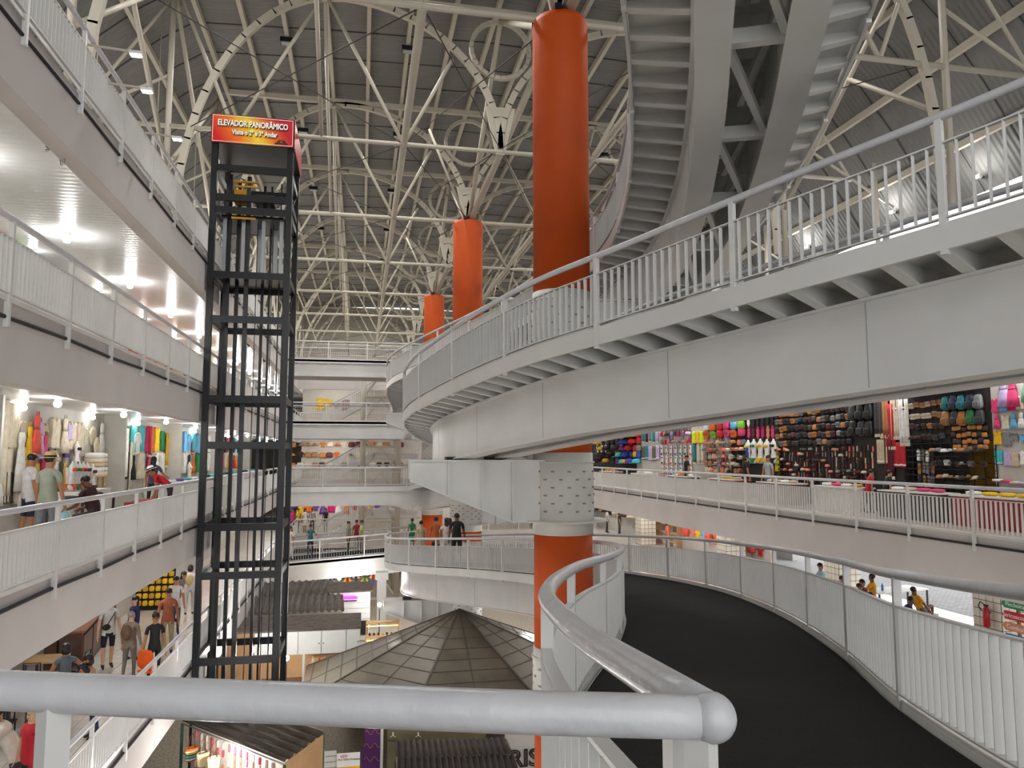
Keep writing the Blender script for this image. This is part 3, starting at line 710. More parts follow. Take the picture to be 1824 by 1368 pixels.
CORR = mat('weathered_corrugated_sheet', (92, 84, 76), 0.6, var=0.25, scale=3)
def corrugated(name, m, parent, c00, c10, c11, c01, pitch=0.18, amp=0.028, world=True):
    """wavy sheet between four corners; waves run across c00-c10"""
    ln = (Vector(c10) - Vector(c00)).length; k = max(8, int(ln / pitch) * 6); vs = []
    for i in range(k + 1):
        t = i / k; a = Vector(c00).lerp(Vector(c10), t); b = Vector(c01).lerp(Vector(c11), t); dz = Vector((0, 0, amp * math.sin(2 * math.pi * t * ln / pitch)))
        vs += [a + dz, b + dz, a + dz - Vector((0, 0, .01)), b + dz - Vector((0, 0, .01))]
    fs = []
    for i in range(k):
        j = i * 4; fs += [(j, j + 4, j + 5, j + 1), (j + 2, j + 3, j + 7, j + 6), (j, j + 2, j + 6, j + 4), (j + 1, j + 5, j + 7, j + 3)]
    return M().add(vs, fs, True).build(name, m, parent, world)
CARD = mat('tan_board', (190, 150, 108), 0.8); WHITEP = mat('white_panel', (226, 226, 222), 0.45, var=0.03)
BROWNR = mat('brown_flat_roof', (92, 82, 74), 0.8, var=0.2, scale=4, wear=(70, 62, 56))
GALV = mat('galvanised_pole', (170, 170, 168), 0.4, 0.5)
# stall with brown flat roof and white cupboards
s1 = thing('market_stall', 'stall with brown flat roof and a row of white cupboards below the lift', 'stall', (-2.4, 30, 0))
rz = Z(-6.3)
M().b2((-5.2, 28.9, rz - 0.06), (0.12, 31.5, rz)).build('roof', BROWNR, s1, True)
for i, (a, b_) in enumerate(((-3.6, -2.75), (-2.74, -2.1), (-2.09, -1.28), (-1.27, -0.4), (-0.39, 0.1))):
    d = M().b2((a, 28.86, rz - 0.86), (b_ - 0.02, 28.92, rz - 0.07)).build('cupboard_door', WHITEP, s1, True)
    M().ball(((a if i % 2 else b_) + (0.06 if i % 2 else -0.09), 28.84, rz - 0.5), 0.022, 8, 5).build('knob', GUIDE, d, True)
M().b2((-3.6, 28.93, rz - 0.88), (0.1, 29.4, rz - 0.06)).build('cupboard_body', WHITEP, s1, True)
M().b2((-5.2, 31.3, 0), (0.1, 31.45, rz - 0.06)).build('back_panel', CARD, s1, True)
for u in (-5.1, -1.9, 0.05): M().b2((u - 0.04, 28.95, 0), (u + 0.04, 29.03, rz - 0.06)).build('post', WHITEP, s1, True)
M().b2((-3.4, 29.0, 0), (0.0, 29.6, 0.95)).build('counter', WOOD, s1, True)
for j in range(3): M().b2((-1.8, 31.0, 1.0 + j * 0.4), (0.0, 31.3, 1.03 + j * 0.4)).build('shelf', WHITEP, s1, True)
lamp((-2.8, 29.8, rz - 0.08), 'lamp under the brown stall roof on the left', 'stall lamps', 60)
lamp((-0.6, 29.8, rz - 0.08), 'lamp under the brown stall roof on the right', 'stall lamps', 60)
for i in range(14):
    c = random.choice([(40, 90, 60), (160, 60, 40), (230, 220, 200), (60, 60, 70), (210, 160, 60)])
    o = M().lathe([(0.035, 0), (0.035, 0.16), (0.014, 0.2), (0.014, 0.26)], 8).build('bottle', CM(c, 0.3), None, loc=(-1.7 + (i % 7) * 0.26, 31.12, 1.03 + 0.4 * (i // 7)))
    tag(o, 'small bottle on the %s shelf of the brown roofed stall, %s from left' % (('lower', 'upper')[i // 7], nth(i % 7)), 'bottle', 'bottles in the brown roofed stall')
s2 = thing('market_stall', 'stall with a weathered corrugated roof behind the brown flat roof', 'stall', (-1.8, 33.2, 0))
corrugated('roof', CORR, s2, (-4.6, 32.1, rz), (-0.55, 32.1, rz), (-0.65, 34.2, rz + 0.3), (-4.6, 34.2, rz + 0.3), 0.27, 0.05)
M().b2((-4.5, 32.15, rz - 0.42), (-0.6, 32.2, rz - 0.08)).build('front_board', WHITEP, s2, True)
M().b2((-4.5, 34.0, 0), (-0.7, 34.1, rz + 0.2)).build('back_panel', WHITEP, s2, True)
for u in (-4.4, -0.7): M().b2((u - 0.04, 32.2, 0), (u + 0.04, 32.28, rz)).build('post', WHITEP, s2, True)
s3 = thing('market_stall', 'small stall with a dark corrugated roof, farthest behind the lift', 'stall', (-2.2, 36.6, 0))
corrugated('roof', CORR, s3, (-4.4, 35.7, rz), (-1.3, 35.7, rz), (-1.15, 37.6, rz + 0.35), (-4.4, 37.6, rz + 0.35), 0.3, 0.05)
for u in (-4.3, -1.35): M().b2((u - 0.04, 35.8, 0), (u + 0.04, 35.88, rz)).build('post', GUIDE, s3, True)
M().b2((-4.4, 37.3, 0), (-1.2, 37.4, rz + 0.2)).build('back_panel', CARD, s3, True)
# white kiosk with pink neon
k1 = thing('kiosk', 'white boarded kiosk with a pink neon sign', 'kiosk', (0.1, 36, 0))
kp = at_w(588, 1056, 35.0); kq = at_w(659, 1102, 35.0)
for j in range(9):
    z0 = 0.9 + j * (kp.z - 0.9) / 9
    M().b2((kp.x, 35.0, z0), (kq.x, 35.05, z0 + (kp.z - 0.9) / 9 - 0.015)).build('board', WHITEP, k1, True)
M().b2((kp.x, 35.06, 0), (kq.x, 37.3, kp.z)).build('body', WHITEP, k1, True)
M().b2((kp.x - 0.1, 34.9, kp.z), (kq.x + 0.1, 37.4, kp.z + 0.06)).build('roof', BROWNR, k1, True)
np_ = at_w(622, 1065, 34.9)
NEON = mat('pink_neon', (255, 40, 235), 0.4, var=0, emit=5)
nb = M().b2((np_.x - 0.33, 34.95, np_.z - 0.17), (np_.x + 0.33, 35.0, np_.z - 0.12)).build('sign_bar', DARKPANEL, k1, True)
pts = [(np_.x - 0.36 + 0.72 * i / 60, 34.93, np_.z + 0.10 * math.sin(i * 1.15) * (1.0 if i < 9 else 0.6)) for i in range(61)]
M().tube(pts, 0.026, 6).build('neon_script', NEON, nb, True)
M().b2((kq.x - 0.75, 34.96, 1.15), (kq.x - 0.1, 35.0, 1.75)).build('window', DARKPANEL, k1, True)
# near stall with corrugated roof, bags and a tan end board
s4 = thing('market_stall', 'near stall with long corrugated roof and tan end board, hung with straw bags', 'stall', (-2.4, 19, 0))
z4 = Z(-6.6)
q00, q10, q11, q01 = Vector((-4.2, 20.76, z4)), Vector((-2.0, 21.3, z4 + 0.45)), Vector((-0.77, 19.2, z4 + 0.45)), Vector((-1.5, 17.63, z4))
q00 = at_z(325, 1284, z4); q01 = at_z(507, 1357, z4); q11 = at_z(576, 1306, z4 + 0.25); q10 = q00 + (q11 - q01)
corrugated('roof', mat('dark_striped_sheet', (70, 62, 52), 0.35, var=0.3, scale=4), s4, q00, q10, q11, q01, 0.22, 0.035)
e0, e1 = q01, q11
M().add([e0 + Vector((0, 0, -0.02)), e1 + Vector((0, 0, -0.02)), e1 + Vector((0, 0, -0.75)), e0 + Vector((0, 0, -0.75)), e0 + Vector((.03, .0, -0.02)), e1 + Vector((.03, 0, -0.02)), e1 + Vector((.03, 0, -0.75)), e0 + Vector((.03, 0, -0.75))],
        [(0, 1, 2, 3), (7, 6, 5, 4), (0, 4, 5, 1), (2, 6, 7, 3), (1, 5, 6, 2), (0, 3, 7, 4)]).build('end_board', CARD, s4, True)
fr0 = q00 + Vector((0, 0, -0.06)); fr1 = q01 + Vector((0, 0, -0.06))
M().tube([fr0, fr1], 0.018, 6).build('hanging_rail', GALV, s4, True)
M().tube([fr0 + Vector((0, 0, -0.7)), fr1 + Vector((0, 0, -0.7))], 0.012, 6).build('hanging_rail', GALV, s4, True)
for p in (fr0, fr1, q10, q11): M().b2((p.x - 0.03, p.y - 0.03, 0), (p.x + 0.03, p.y + 0.03, p.z)).build('post', mat('green_post', (40, 72, 58), 0.5), s4, True)
inn = (q10 - q00) * 0.5
M().add([fr0 + inn * 0.5, fr1 + inn * 0.5, fr1 + inn * 0.5 - Vector((0, 0, 2.2)), fr0 + inn * 0.5 - Vector((0, 0, 2.2)), fr0 + inn * 0.55, fr1 + inn * 0.55, fr1 + inn * 0.55 - Vector((0, 0, 2.2)), fr0 + inn * 0.55 - Vector((0, 0, 2.2))],
        [(0, 1, 2, 3), (7, 6, 5, 4), (0, 4, 5, 1), (2, 6, 7, 3), (1, 5, 6, 2), (0, 3, 7, 4)]).build('display_panel', mat('pale_display', (214, 200, 186), 0.7), s4, True)
light(s4, 110, (fr0 + (fr1 - fr0) * 0.5) - s4.location + Vector((0.0, -0.5, -0.15)), 0.1)
# straw bags hung on the rail
BAG = M().lathe([(0.10, -0.17), (0.15, -0.14), (0.17, 0.1), (0.165, 0.16), (0.14, 0.16), (0.13, -0.1), (0.001, -0.14)], 16, sx=1, sy=0.6).mesh('straw_bag', CARD)
HAND = M().tube([(-0.09, 0, 0.14), (-0.05, 0, 0.42), (0, 0, 0.5), (0.05, 0, 0.42), (0.09, 0, 0.14)], 0.008, 5).mesh('strap', CARD)
STRI = bpy.data.materials.new('rainbow_stripes'); STRI.use_nodes = True; nt = STRI.node_tree; b = nt.nodes['Principled BSDF']; b.inputs['Roughness'].default_value = 0.8
tc = nt.nodes.new('ShaderNodeTexCoord'); sx = nt.nodes.new('ShaderNodeSeparateXYZ'); cr = nt.nodes.new('ShaderNodeValToRGB'); cr.color_ramp.interpolation = 'CONSTANT'
nt.links.new(tc.outputs['Generated'], sx.inputs[0]); nt.links.new(sx.outputs['Z'], cr.inputs[0]); nt.links.new(cr.outputs[0], b.inputs['Base Color'])
E = cr.color_ramp.elements; E[0].color = (*lin((210, 50, 50)), 1); E[1].position = 0.16; E[1].color = (*lin((240, 240, 235)), 1)
for p, c in ((0.25, (40, 150, 160)), (0.42, (120, 210, 210)), (0.5, (20, 20, 24)), (0.58, (240, 200, 40)), (0.72, (250, 250, 245)), (0.84, (240, 120, 20))):
    e = E.new(p); e.color = (*lin(c), 1)
STRAW = CM((222, 206, 160)); BRN = CM((110, 50, 40))
for i, (px, py, m, lb) in enumerate(((345, 1344, STRI, 'rainbow striped beach bag hanging from the near stall'), (363, 1352, STRAW, 'cream straw bag with brown straps beside the rainbow striped bag'), (379, 1357, STRAW, 'cream straw bag with brown straps farthest from the rainbow bag'))):
    q = fr0.lerp(fr1, (0.15, 0.27, 0.38)[i]) + Vector((-0.06, -0.1, -0.55))
    o = ob('straw_bag', BAG, None, q, (0, 0, 0.7), 0.95, m); tag(o, lb, 'bag', 'bags on the near stall')
    ob('strap', HAND, o, m=BRN)
for r_ in range(6):
    for c_ in range(16):
        if random.random() < 0.1: continue
        q = fr0.lerp(fr1, 0.06 + c_ * 0.058) + inn * 0.45 + Vector((0, 0, -0.35 - r_ * 0.17)); cc = random.choice([(214, 90, 110), (190, 60, 80), (230, 200, 190), (160, 110, 80), (226, 214, 200)])
        o = M().lathe([(0.02, -0.09), (0.028, -0.06), (0.028, 0.05), (0.012, 0.08)], 7).build('trinket', CM(cc), None, loc=q)
        tag(o, 'small %s souvenir on the near stall, %s row, %s from the left' % ({(214, 90, 110): 'pink', (190, 60, 80): 'red', (230, 200, 190): 'pale pink', (160, 110, 80): 'brown', (226, 214, 200): 'cream'}[cc], nth(r_), nth(c_)), 'souvenir', 'souvenirs on the near stall')
# dark ribbed hood
s5 = thing('stall_hood', 'dark brown ribbed hood roof of the stall below the orange column', 'stall roof', (2.3, 18.8, 0))
zh = Z(-7.2)
HOODM = mat('dark_brown_ribbed_sheet', (62, 50, 46), 0.6, var=0.12)
corrugated('roof_sheet', HOODM, s5, (0.95, 18.9, zh), (3.75, 18.55, zh), (3.75, 19.5, zh + 0.05), (0.98, 19.9, zh + 0.05), 0.15, 0.03)
corrugated('roof_sheet', HOODM, s5, (0.9, 17.6, zh - 0.45), (3.78, 17.2, zh - 0.45), (3.75, 18.55, zh), (0.95, 18.9, zh), 0.15, 0.03)
for u, v in ((1, 17.7), (3.7, 17.3), (1, 19.8), (3.7, 19.4)): M().b2((u - 0.04, v - 0.04, 0), (u + 0.04, v + 0.04, zh - 0.4)).build('post', GUIDE, s5, True)
# board with outline letters beside the column
bd = thing('sign_board', 'white board with big outlined letters beside the orange column', 'sign', (4.4, 21.5, 0))
pb = at_w(906, 1322, 20.6)
M().b2((pb.x - 0.1, 20.6, 0), (pb.x + 1.1, 20.64, pb.z + 0.5)).build('panel', WHITEP, bd, True)
o = ob('lettering', text_mesh('RIS', 0.62, 'lettering', SH, outline=True), bd); o.rotation_euler = FRONT; o.location = at_w(934, 1352, 20.57) - bd.location
# purple banner, small notice board, green board
bn = thing('banner', 'purple banner with thin wavy lines on the plaza', 'banner', (0, 20.5, 0))
p0 = at_w(648, 1300, 20.4); PUR = mat('purple_print', (86, 20, 100), 0.5, var=0.1)
M().poly([(p0.x, 0), (p0.x + 0.42, 0), (p0.x + 0.42, p0.z + 0.3), (p0.x + 0.04, p0.z + 0.3), (p0.x + 0.02, p0.z - 0.3), (p0.x - 0.05, p0.z - 0.6)], 0.03).build('cloth', PUR, bn)
M().b2((p0.x + 0.43, -0.04, 0), (p0.x + 0.5, 0.04, p0.z + 0.4)).build('pole', WHITEP, bn)
for j in range(3):
    M().tube([(p0.x + 0.02 + 0.4 * i / 20, -0.03, p0.z - 0.1 - 0.33 * j + 0.06 * math.sin(i * 0.6)) for i in range(21)], 0.004, 4).build('wavy_line', YEL, bn)
gb = thing('display_board', 'olive display board with small white triangle marks', 'board', (1.2, 20.9, 0))
pg = at_w(690, 1305, 20.9); pe = at_w(800, 1312, 20.9)
M().b2((pg.x, 20.9, 0), (pe.x + 1.0, 20.94, pg.z + 0.05)).build('panel', mat('olive_board', (122, 116, 84), 0.6), gb, True)
for px in (700, 745):
    q = at_w(px, 1310, 20.88)
    m_ = M()
    for a in range(3):
        an = math.pi / 2 + a * 2 * math.pi / 3; m_.bar((q.x, 20.88, q.z), (q.x + 0.08 * math.cos(an), 20.88, q.z + 0.08 * math.sin(an)), 0.04, 0.01)
    m_.build('mark', WT, gb, True)
    o = ob('lettering', text_mesh('Fortaleza', 0.07, 'lettering', SH), gb); o.rotation_euler = FRONT; o.location = Vector((q.x, 20.885, q.z - 0.13)) - gb.location
nbd = thing('notice_board', 'small white notice board with yellow base on the plaza', 'sign', (-0.3, 18.6, 0))
a_ = at_w(600, 1343, 18.6); b_ = at_w(641, 1364, 18.6)
M().b2((a_.x, 18.6, b_.z), (b_.x, 18.63, a_.z)).build('panel', WHITEP, nbd, True)
M().b2((a_.x, 18.6, b_.z - 0.3), (b_.x, 18.63, b_.z)).build('base_panel', YEL, nbd, True)
M().b2((a_.x + 0.2, 18.62, 0), (a_.x + 0.26, 18.66, b_.z)).build('stand', GUIDE, nbd, True)
for tx, sz, dx, dz, m_ in (('VEM', 0.09, 0.16, -0.07, CM((180, 40, 80))), ('PRA FEIRA', 0.06, 0.16, -0.14, CM((180, 40, 80))), ('Fortaleza', 0.06, 0.42, -0.14, SH)):
    o = ob('lettering', text_mesh(tx, sz, 'lettering', m_), nbd); o.rotation_euler = FRONT; o.location = Vector((a_.x + dx, 18.592, a_.z + dz)) - nbd.location
for i in range(4):
    sl = at_w(576 + 5, 1345 + i * 9, 18.9)
sh = thing('slat_shutter', 'white slatted panel beside the tan end board', 'panel', (-0.6, 18.9, 0))
a_ = at_w(575, 1338, 18.9)
for i in range(8): M().b2((a_.x, 18.9, a_.z - 0.12 - i * 0.13), (a_.x + 0.32, 18.92, a_.z - 0.01 - i * 0.13)).build('slat', WHITEP, sh, True)
M().b2((a_.x + 0.02, 18.92, 0), (a_.x + 0.06, 18.96, a_.z)).build('post', WHITEP, sh, True)
# pale plaza platform, support pillar, glowing shelf
pl = thing('plaza_platform', 'pale raised platform with dark joints beyond the tent', 'platform', (4.5, 34, 0))
for j in range(7): M().b2((4.9, 31.8 + j * 0.75, 0.0), (9.2, 32.5 + j * 0.75, 0.25)).build('plank', mat('pale_plank', (206, 196, 190), 0.6), pl, True)
pt = thing('support_pillar', 'pale steel pillar standing under the end of the lower ramp', 'pillar', (0.6, 37.6, 0))
pp_ = at_w(680, 1040, 37.6)
M().box((pp_.x - 0.6, 0, 1.6), (0.42, 0.42, 3.2)).build('shaft', STEEL, pt); M().lathe([(0.3, 0), (0.28, 0.3)], 12, (pp_.x - 0.6, 0, 0)).build('foot', STEEL, pt); M().box((pp_.x - 0.6, 0, 3.3), (0.6, 0.6, 0.35)).build('cap', STEEL, pt)
gs = thing('display_shelf', 'warm lit shelf of small goods by the tent', 'shelf', (1.6, 33, 0))
ga = at_w(652, 1112, 31); gc = at_w(697, 1128, 31)
for j in range(4):
    M().b2((ga.x, 31, ga.z - 0.55 * j), (gc.x + 0.3, 31.4, ga.z + 0.05 - 0.55 * j)).build('board', CM((206, 160, 90)), gs, True)
    if j: M().b2((ga.x + 0.02, 31.03, ga.z - 0.55 * j + 0.44), (gc.x + 0.28, 31.06, ga.z - 0.55 * j + 0.47)).build('light_strip', mat('warm_strip', (255, 190, 90), 0.4, var=0, emit=4), gs, True)
for u in (ga.x, gc.x + 0.27): M().b2((u, 31.0, 0), (u + 0.03, 31.4, ga.z)).build('side', CM((206, 160, 90)), gs, True)
for i in range(16):
    o = M().ball((0, 0, 0.06), (0.05, 0.05, 0.06), 8, 5).build('ornament', CM(random.choice([(150, 90, 50), (220, 180, 120), (60, 50, 46)])), None, loc=(ga.x + 0.15 + (i % 8) * 0.17, 31.2, ga.z - 0.55 * (1 + i // 8) + 0.05))
    tag(o, 'small ornament on the %s board of the warm lit shelf, %s from the left' % (('upper', 'lower')[i // 8], nth(i % 8)), 'ornament', 'ornaments on the lit shelf')
# ================================================================== people
def proj(p):
    u, v, z = p[0], p[1], p[2] - EYE
    x = u * math.cos(YAW) - v * math.sin(YAW); f = u * math.sin(YAW) + v * math.cos(YAW)
    d = f * math.cos(PIT) + z * math.sin(PIT); q = -f * math.sin(PIT) + z * math.cos(PIT)
    return 912 + FPX * x / d, 684 - FPX * q / d
SKIN = [mat('skin_light', (214, 168, 138), 0.55), mat('skin_tan', (176, 122, 90), 0.55), mat('skin_brown', (122, 80, 58), 0.55)]
HAIRM = mat('black_hair', (24, 20, 18), 0.5); EYEM = mat('dark_eye', (20, 16, 14), 0.3); LIPM = mat('lip', (150, 80, 70), 0.5)
def rotx(a): return Matrix.Rotation(a, 3, 'X')
def roty(a): return Matrix.Rotation(a, 3, 'Y')
def rotz(a): return Matrix.Rotation(a, 3, 'Z')
ARM0 = (0.05, 0.12, 0.15)
def person(label, loc, face, top, bottom, ht=1.68, skin=1, sleeve='short', bot='pants', lean=0.0, sit=0.0, arms=None, legs=None, hair='short', hairc=None, hat=None, head=(0, 0), stout=1.0, shoe=(40, 36, 34), bag=None, dress=None, group=None):
    """face: heading of the chest in radians, 0 looks towards -y; arms: (shoulder forward, out, elbow) for left, right; legs: (hip forward, knee) for left, right"""
    k = ht / 1.72; arms = arms or (ARM0, ARM0); legs = legs or ((0.06, 0.05), (-0.08, 0.08))
    V = []; E = []; Rr = []; B = []        # vertices, edges, radii, bones (a, b, tag)
    def v(p, r, par=None, tagname=None):
        V.append(Vector(p)); Rr.append(r)
        if par is not None:
            E.append((par, len(V) - 1))
            if tagname: B.append((par, len(V) - 1, tagname))
        return len(V) - 1
    hip = Vector((0, 0, 0.93 - sit * 0.45)); T = rotx(lean); g = stout
    P = v(hip, 0.135 * g)
    sp = lambda z, y=0.0: hip + T @ Vector((0, y, z))
    wa = v(sp(0.15), 0.118 * g, P, 'torso'); ch = v(sp(0.34), 0.135 * g, wa, 'torso'); uc = v(sp(0.46), 0.10 * g, ch, 'torso')
    nk = v(sp(0.55, 0.005), 0.052, uc, 'neck')
    Hm = T @ rotz(head[0]) @ rotx(head[1] - lean * 0.6)
    hb = V[nk]
    h1 = v(hb + Hm @ Vector((0, -0.015, 0.085)), 0.07, nk, 'head'); h2 = v(hb + Hm @ Vector((0, -0.01, 0.15)), 0.083, h1, 'head'); h3 = v(hb + Hm @ Vector((0, 0, 0.215)), 0.062, h2, 'head')
    v(hb + Hm @ Vector((0, -0.105, 0.12)), 0.014, h1, 'head')
    hands = []
    for s, (f_, o_, e_) in ((-1, arms[0]), (1, arms[1])):
        sh = v(sp(0.445) + T @ Vector((s * 0.165 * g, 0.0, 0)), 0.06 * (0.5 + 0.5 * g), uc, 'torso')
        A = T @ roty(-s * o_) @ rotx(-f_)
        el = V[sh] + A @ Vector((s * 0.02, 0, -0.28)); e = v(el, 0.042, sh, 'uarm')
        A2 = A @ rotx(-e_)
        wr = el + A2 @ Vector((0, 0, -0.25)); w_ = v(wr, 0.028, e, 'farm')
        pa = wr + A2 @ Vector((0, 0, -0.075)); p_ = v(pa, 0.03, w_, 'hand')
        for q, ln in ((-0.03, 0.07), (-0.01, 0.085), (0.011, 0.08), (0.03, 0.062)):
            a_ = v(pa + A2 @ Vector((s * 0.004, q, -0.035)), 0.0095, p_, 'hand'); v(pa + A2 @ Vector((-s * 0.018, q * 1.1, -0.03 - ln * 0.85)), 0.008, a_, 'hand')
        a_ = v(wr + A2 @ Vector((-s * 0.01, -0.045, -0.05)), 0.011, w_, 'hand'); v(wr + A2 @ Vector((-s * 0.02, -0.062, -0.09)), 0.009, a_, 'hand')
        hands.append(pa + A2 @ Vector((0, 0, -0.05)))
    for s, (f_, kn) in ((-1, legs[0]), (1, legs[1])):
        hj = v(hip + Vector((s * 0.085 * g, 0, -0.05)), 0.088 * g, P, 'pelvis')
        A = roty(-s * 0.04) @ rotx(-f_ - sit * 1.5)
        kp = V[hj] + A @ Vector((0, 0, -0.42)); kk = v(kp, 0.056 * (0.6 + 0.4 * g), hj, 'thigh')
        A2 = rotx(-f_ + kn) if sit < 0.5 else rotx(-f_ * 0.3 + kn)
        an = kp + A2 @ Vector((0, 0.0, -0.39)); a_ = v(an, 0.037, kk, 'shin')
        v(an + A2 @ Vector((s * 0.01, 0.03, -0.045)), 0.034, a_, 'foot'); v(an + A2 @ Vector((s * 0.02, -0.14, -0.055)), 0.03, a_, 'foot')
    me = bpy.data.meshes.new('person'); me.from_pydata([p * k for p in V], E, [])
    o = bpy.data.objects.new('person', me); COL.objects.link(o)
    o.modifiers.new('s', 'SKIN'); sb = o.modifiers.new('d', 'SUBSURF'); sb.levels = 1; sb.render_levels = 1
    for i, r in enumerate(Rr):
        sv = me.skin_vertices[0].data[i]; sv.radius = (r * k, r * k); sv.use_root = (i == 0)
    PEOPLE.append((o, dict(V=[p * k for p in V], B=B, top=top, bottom=bottom, skin=skin, sleeve=sleeve, bot=bot, shoe=shoe, sit=sit > 0.5 or lean > 0.6)))
    low = min(p.z for p in V) * k - 0.03 * k
    o.location = Vector(loc) - Vector((0, 0, low if sit < 0.5 else 0)) if sit < 0.5 else Vector(loc)
    o.rotation_euler = (0, 0, face)
    tag(o, label, 'person', group)
    # hair, face, hat
    hc = HAIRM if hairc is None else CM(hairc, 0.6)
    base = V[h2] * k; q = Hm.to_euler()
    def child(mb, name, m, at=base, rot=q): return ob(name, mb.mesh(name, m), o, at, rot)
    if hair != 'none':
        mb = M(); mb.ball((0, 0.016 * k, 0.026 * k), (0.09 * k, 0.1 * k, 0.085 * k), 12, 8)
        if hair == 'long':
            mb.lathe([(0.03 * k, -0.36 * k), (0.075 * k, -0.3 * k), (0.09 * k, -0.1 * k), (0.075 * k, 0.04 * k)], 12, (0, 0.05 * k, 0), 1, 0.62)
        elif hair == 'bob': mb.lathe([(0.06 * k, -0.13 * k), (0.1 * k, -0.09 * k), (0.096 * k, 0.03 * k)], 12, (0, 0.03 * k, 0), 1, 0.85)
        elif hair == 'bun': mb.ball((0, 0.075 * k, 0.08 * k), 0.045 * k, 8, 6)
        child(mb, 'hair', hc)
    mb = M()
    for s in (-1, 1): mb.ball((s * 0.03 * k, -0.083 * k, -0.012 * k), 0.011 * k, 6, 4)
    child(mb, 'eyes', EYEM); child(M().box((0, -0.082 * k, -0.075 * k), (0.045 * k, 0.012 * k, 0.01 * k)), 'mouth', LIPM)
    mb = M()
    for s in (-1, 1): mb.ball((s * 0.086 * k, 0.0, -0.02 * k), (0.014 * k, 0.024 * k, 0.034 * k), 6, 5)
    child(mb, 'ears', SKIN[skin])
    if hat:
        mb = M().lathe([(0.16 * k, 0.035 * k), (0.165 * k, 0.045 * k), (0.1 * k, 0.05 * k), (0.092 * k, 0.13 * k), (0.07 * k, 0.15 * k), (0.001, 0.14 * k)], 18)
        hh = child(mb, 'hat', CM(hat)); ob('hat_band', M().lathe([(0.103 * k, 0.05 * k), (0.1 * k, 0.085 * k)], 18).mesh('hat_band', CM((30, 26, 24))), hh)
    if dress:
        zz = hip.z * k
        child(M().lathe([(0.15 * k, 0.1 * k), (0.16 * k, 0), (0.22 * k, -0.2 * k), (0.26 * k, -0.42 * k)], 16, sy=0.8, wob=lambda a, z_: 0.05 * math.sin(8 * a)), 'skirt', CM(dress), Vector((0, 0, zz)), (0, 0, 0))
    if bag:
        c, kind = bag
        if kind == 'backpack':
            child(M().ball((0, 0.19 * k, 0.3 * k), (0.15 * k, 0.1 * k, 0.2 * k), 12, 8), 'backpack', CM(c, 0.6), hip * k, T.to_euler())
        elif kind == 'cross':
            bb = child(M().tube([Vector((0.1, -0.15, 0.45)) * k, Vector((0.0, -0.165, 0.28)) * k, Vector((-0.13, -0.15, 0.08)) * k], 0.012 * k, 5), 'strap', CM(c, 0.6), hip * k, T.to_euler())
            ob('pouch', M().ball((0, 0, 0), (0.1 * k, 0.05 * k, 0.08 * k), 10, 6).mesh('pouch', CM(c, 0.6)), bb, Vector((-0.1, -0.17, 0.1)) * k)
    return o, [o.location + rotz(face) @ (h * k) for h in hands]
PEOPLE = []
def finish_people():
    dg = bpy.context.evaluated_depsgraph_get(); dg.update()
    made = []
    for o, d in PEOPLE: made.append(bpy.data.meshes.new_from_object(o.evaluated_get(dg)))
    for (o, d), me in zip(PEOPLE, made):
        o.modifiers.clear(); old = o.data; o.data = me; bpy.data.meshes.remove(old); me.name = 'person'
        me.materials.clear()
        for m in (SKIN[d['skin']], CM(d['top']), CM(d['bottom']), CM(d['shoe'], 0.6)): me.materials.append(m)
        V = d['V']; Bn = [(V[a], V[b], t) for a, b, t in d['B']]
        # flatten the torso front to back
        spine = [(a, b) for a, b, t in Bn if t == 'torso'][:3]
        idx = []
        for p in me.polygons:
            c = p.center; best = 9; tg = None; tt = 0
            for a, b, t in Bn:
                ab = b - a; q = max(0, min(1, (c - a).dot(ab) / max(1e-9, ab.length_squared))); ds = (c - a - ab * q).length
                if t in ('torso', 'pelvis'): ds *= 0.72
                if ds < best: best = ds; tg = t; tt = q
            m = 0
            if not d['sit'] and tg in ('torso', 'pelvis', 'thigh') and c.z > V[0].z - 0.1: tg = 'torso'
            elif not d['sit'] and tg == 'torso' and c.z < V[0].z - 0.1: tg = 'pelvis'
            if tg == 'torso': m = 1
            elif tg == 'uarm': m = 1 if (d['sleeve'] == 'long' or (d['sleeve'] == 'short' and tt < 0.62)) else 0
            elif tg == 'farm': m = 1 if (d['sleeve'] == 'long' and tt < 0.93) else 0
            elif tg == 'pelvis': m = 2
            elif tg == 'thigh': m = 2 if (d['bot'] == 'pants' or (d['bot'] == 'shorts' and tt < 0.85) or (d['bot'] == 'dress' and tt < 0.6)) else 0
            elif tg == 'shin': m = 2 if (d['bot'] == 'pants' and tt < 0.96) else 0
            elif tg == 'foot': m = 3
            idx.append(m)
        me.polygons.foreach_set('material_index', idx); me.polygons.foreach_set('use_smooth', [True] * len(idx)); me.update()

AWAY = math.pi
def stand_at(px, py_head, zfloor, ht):
    """where someone of this height stands on a floor, from the picture position of the top of the head"""
    p = at_z(px, py_head, zfloor + ht); return (p.x, p.y, zfloor)
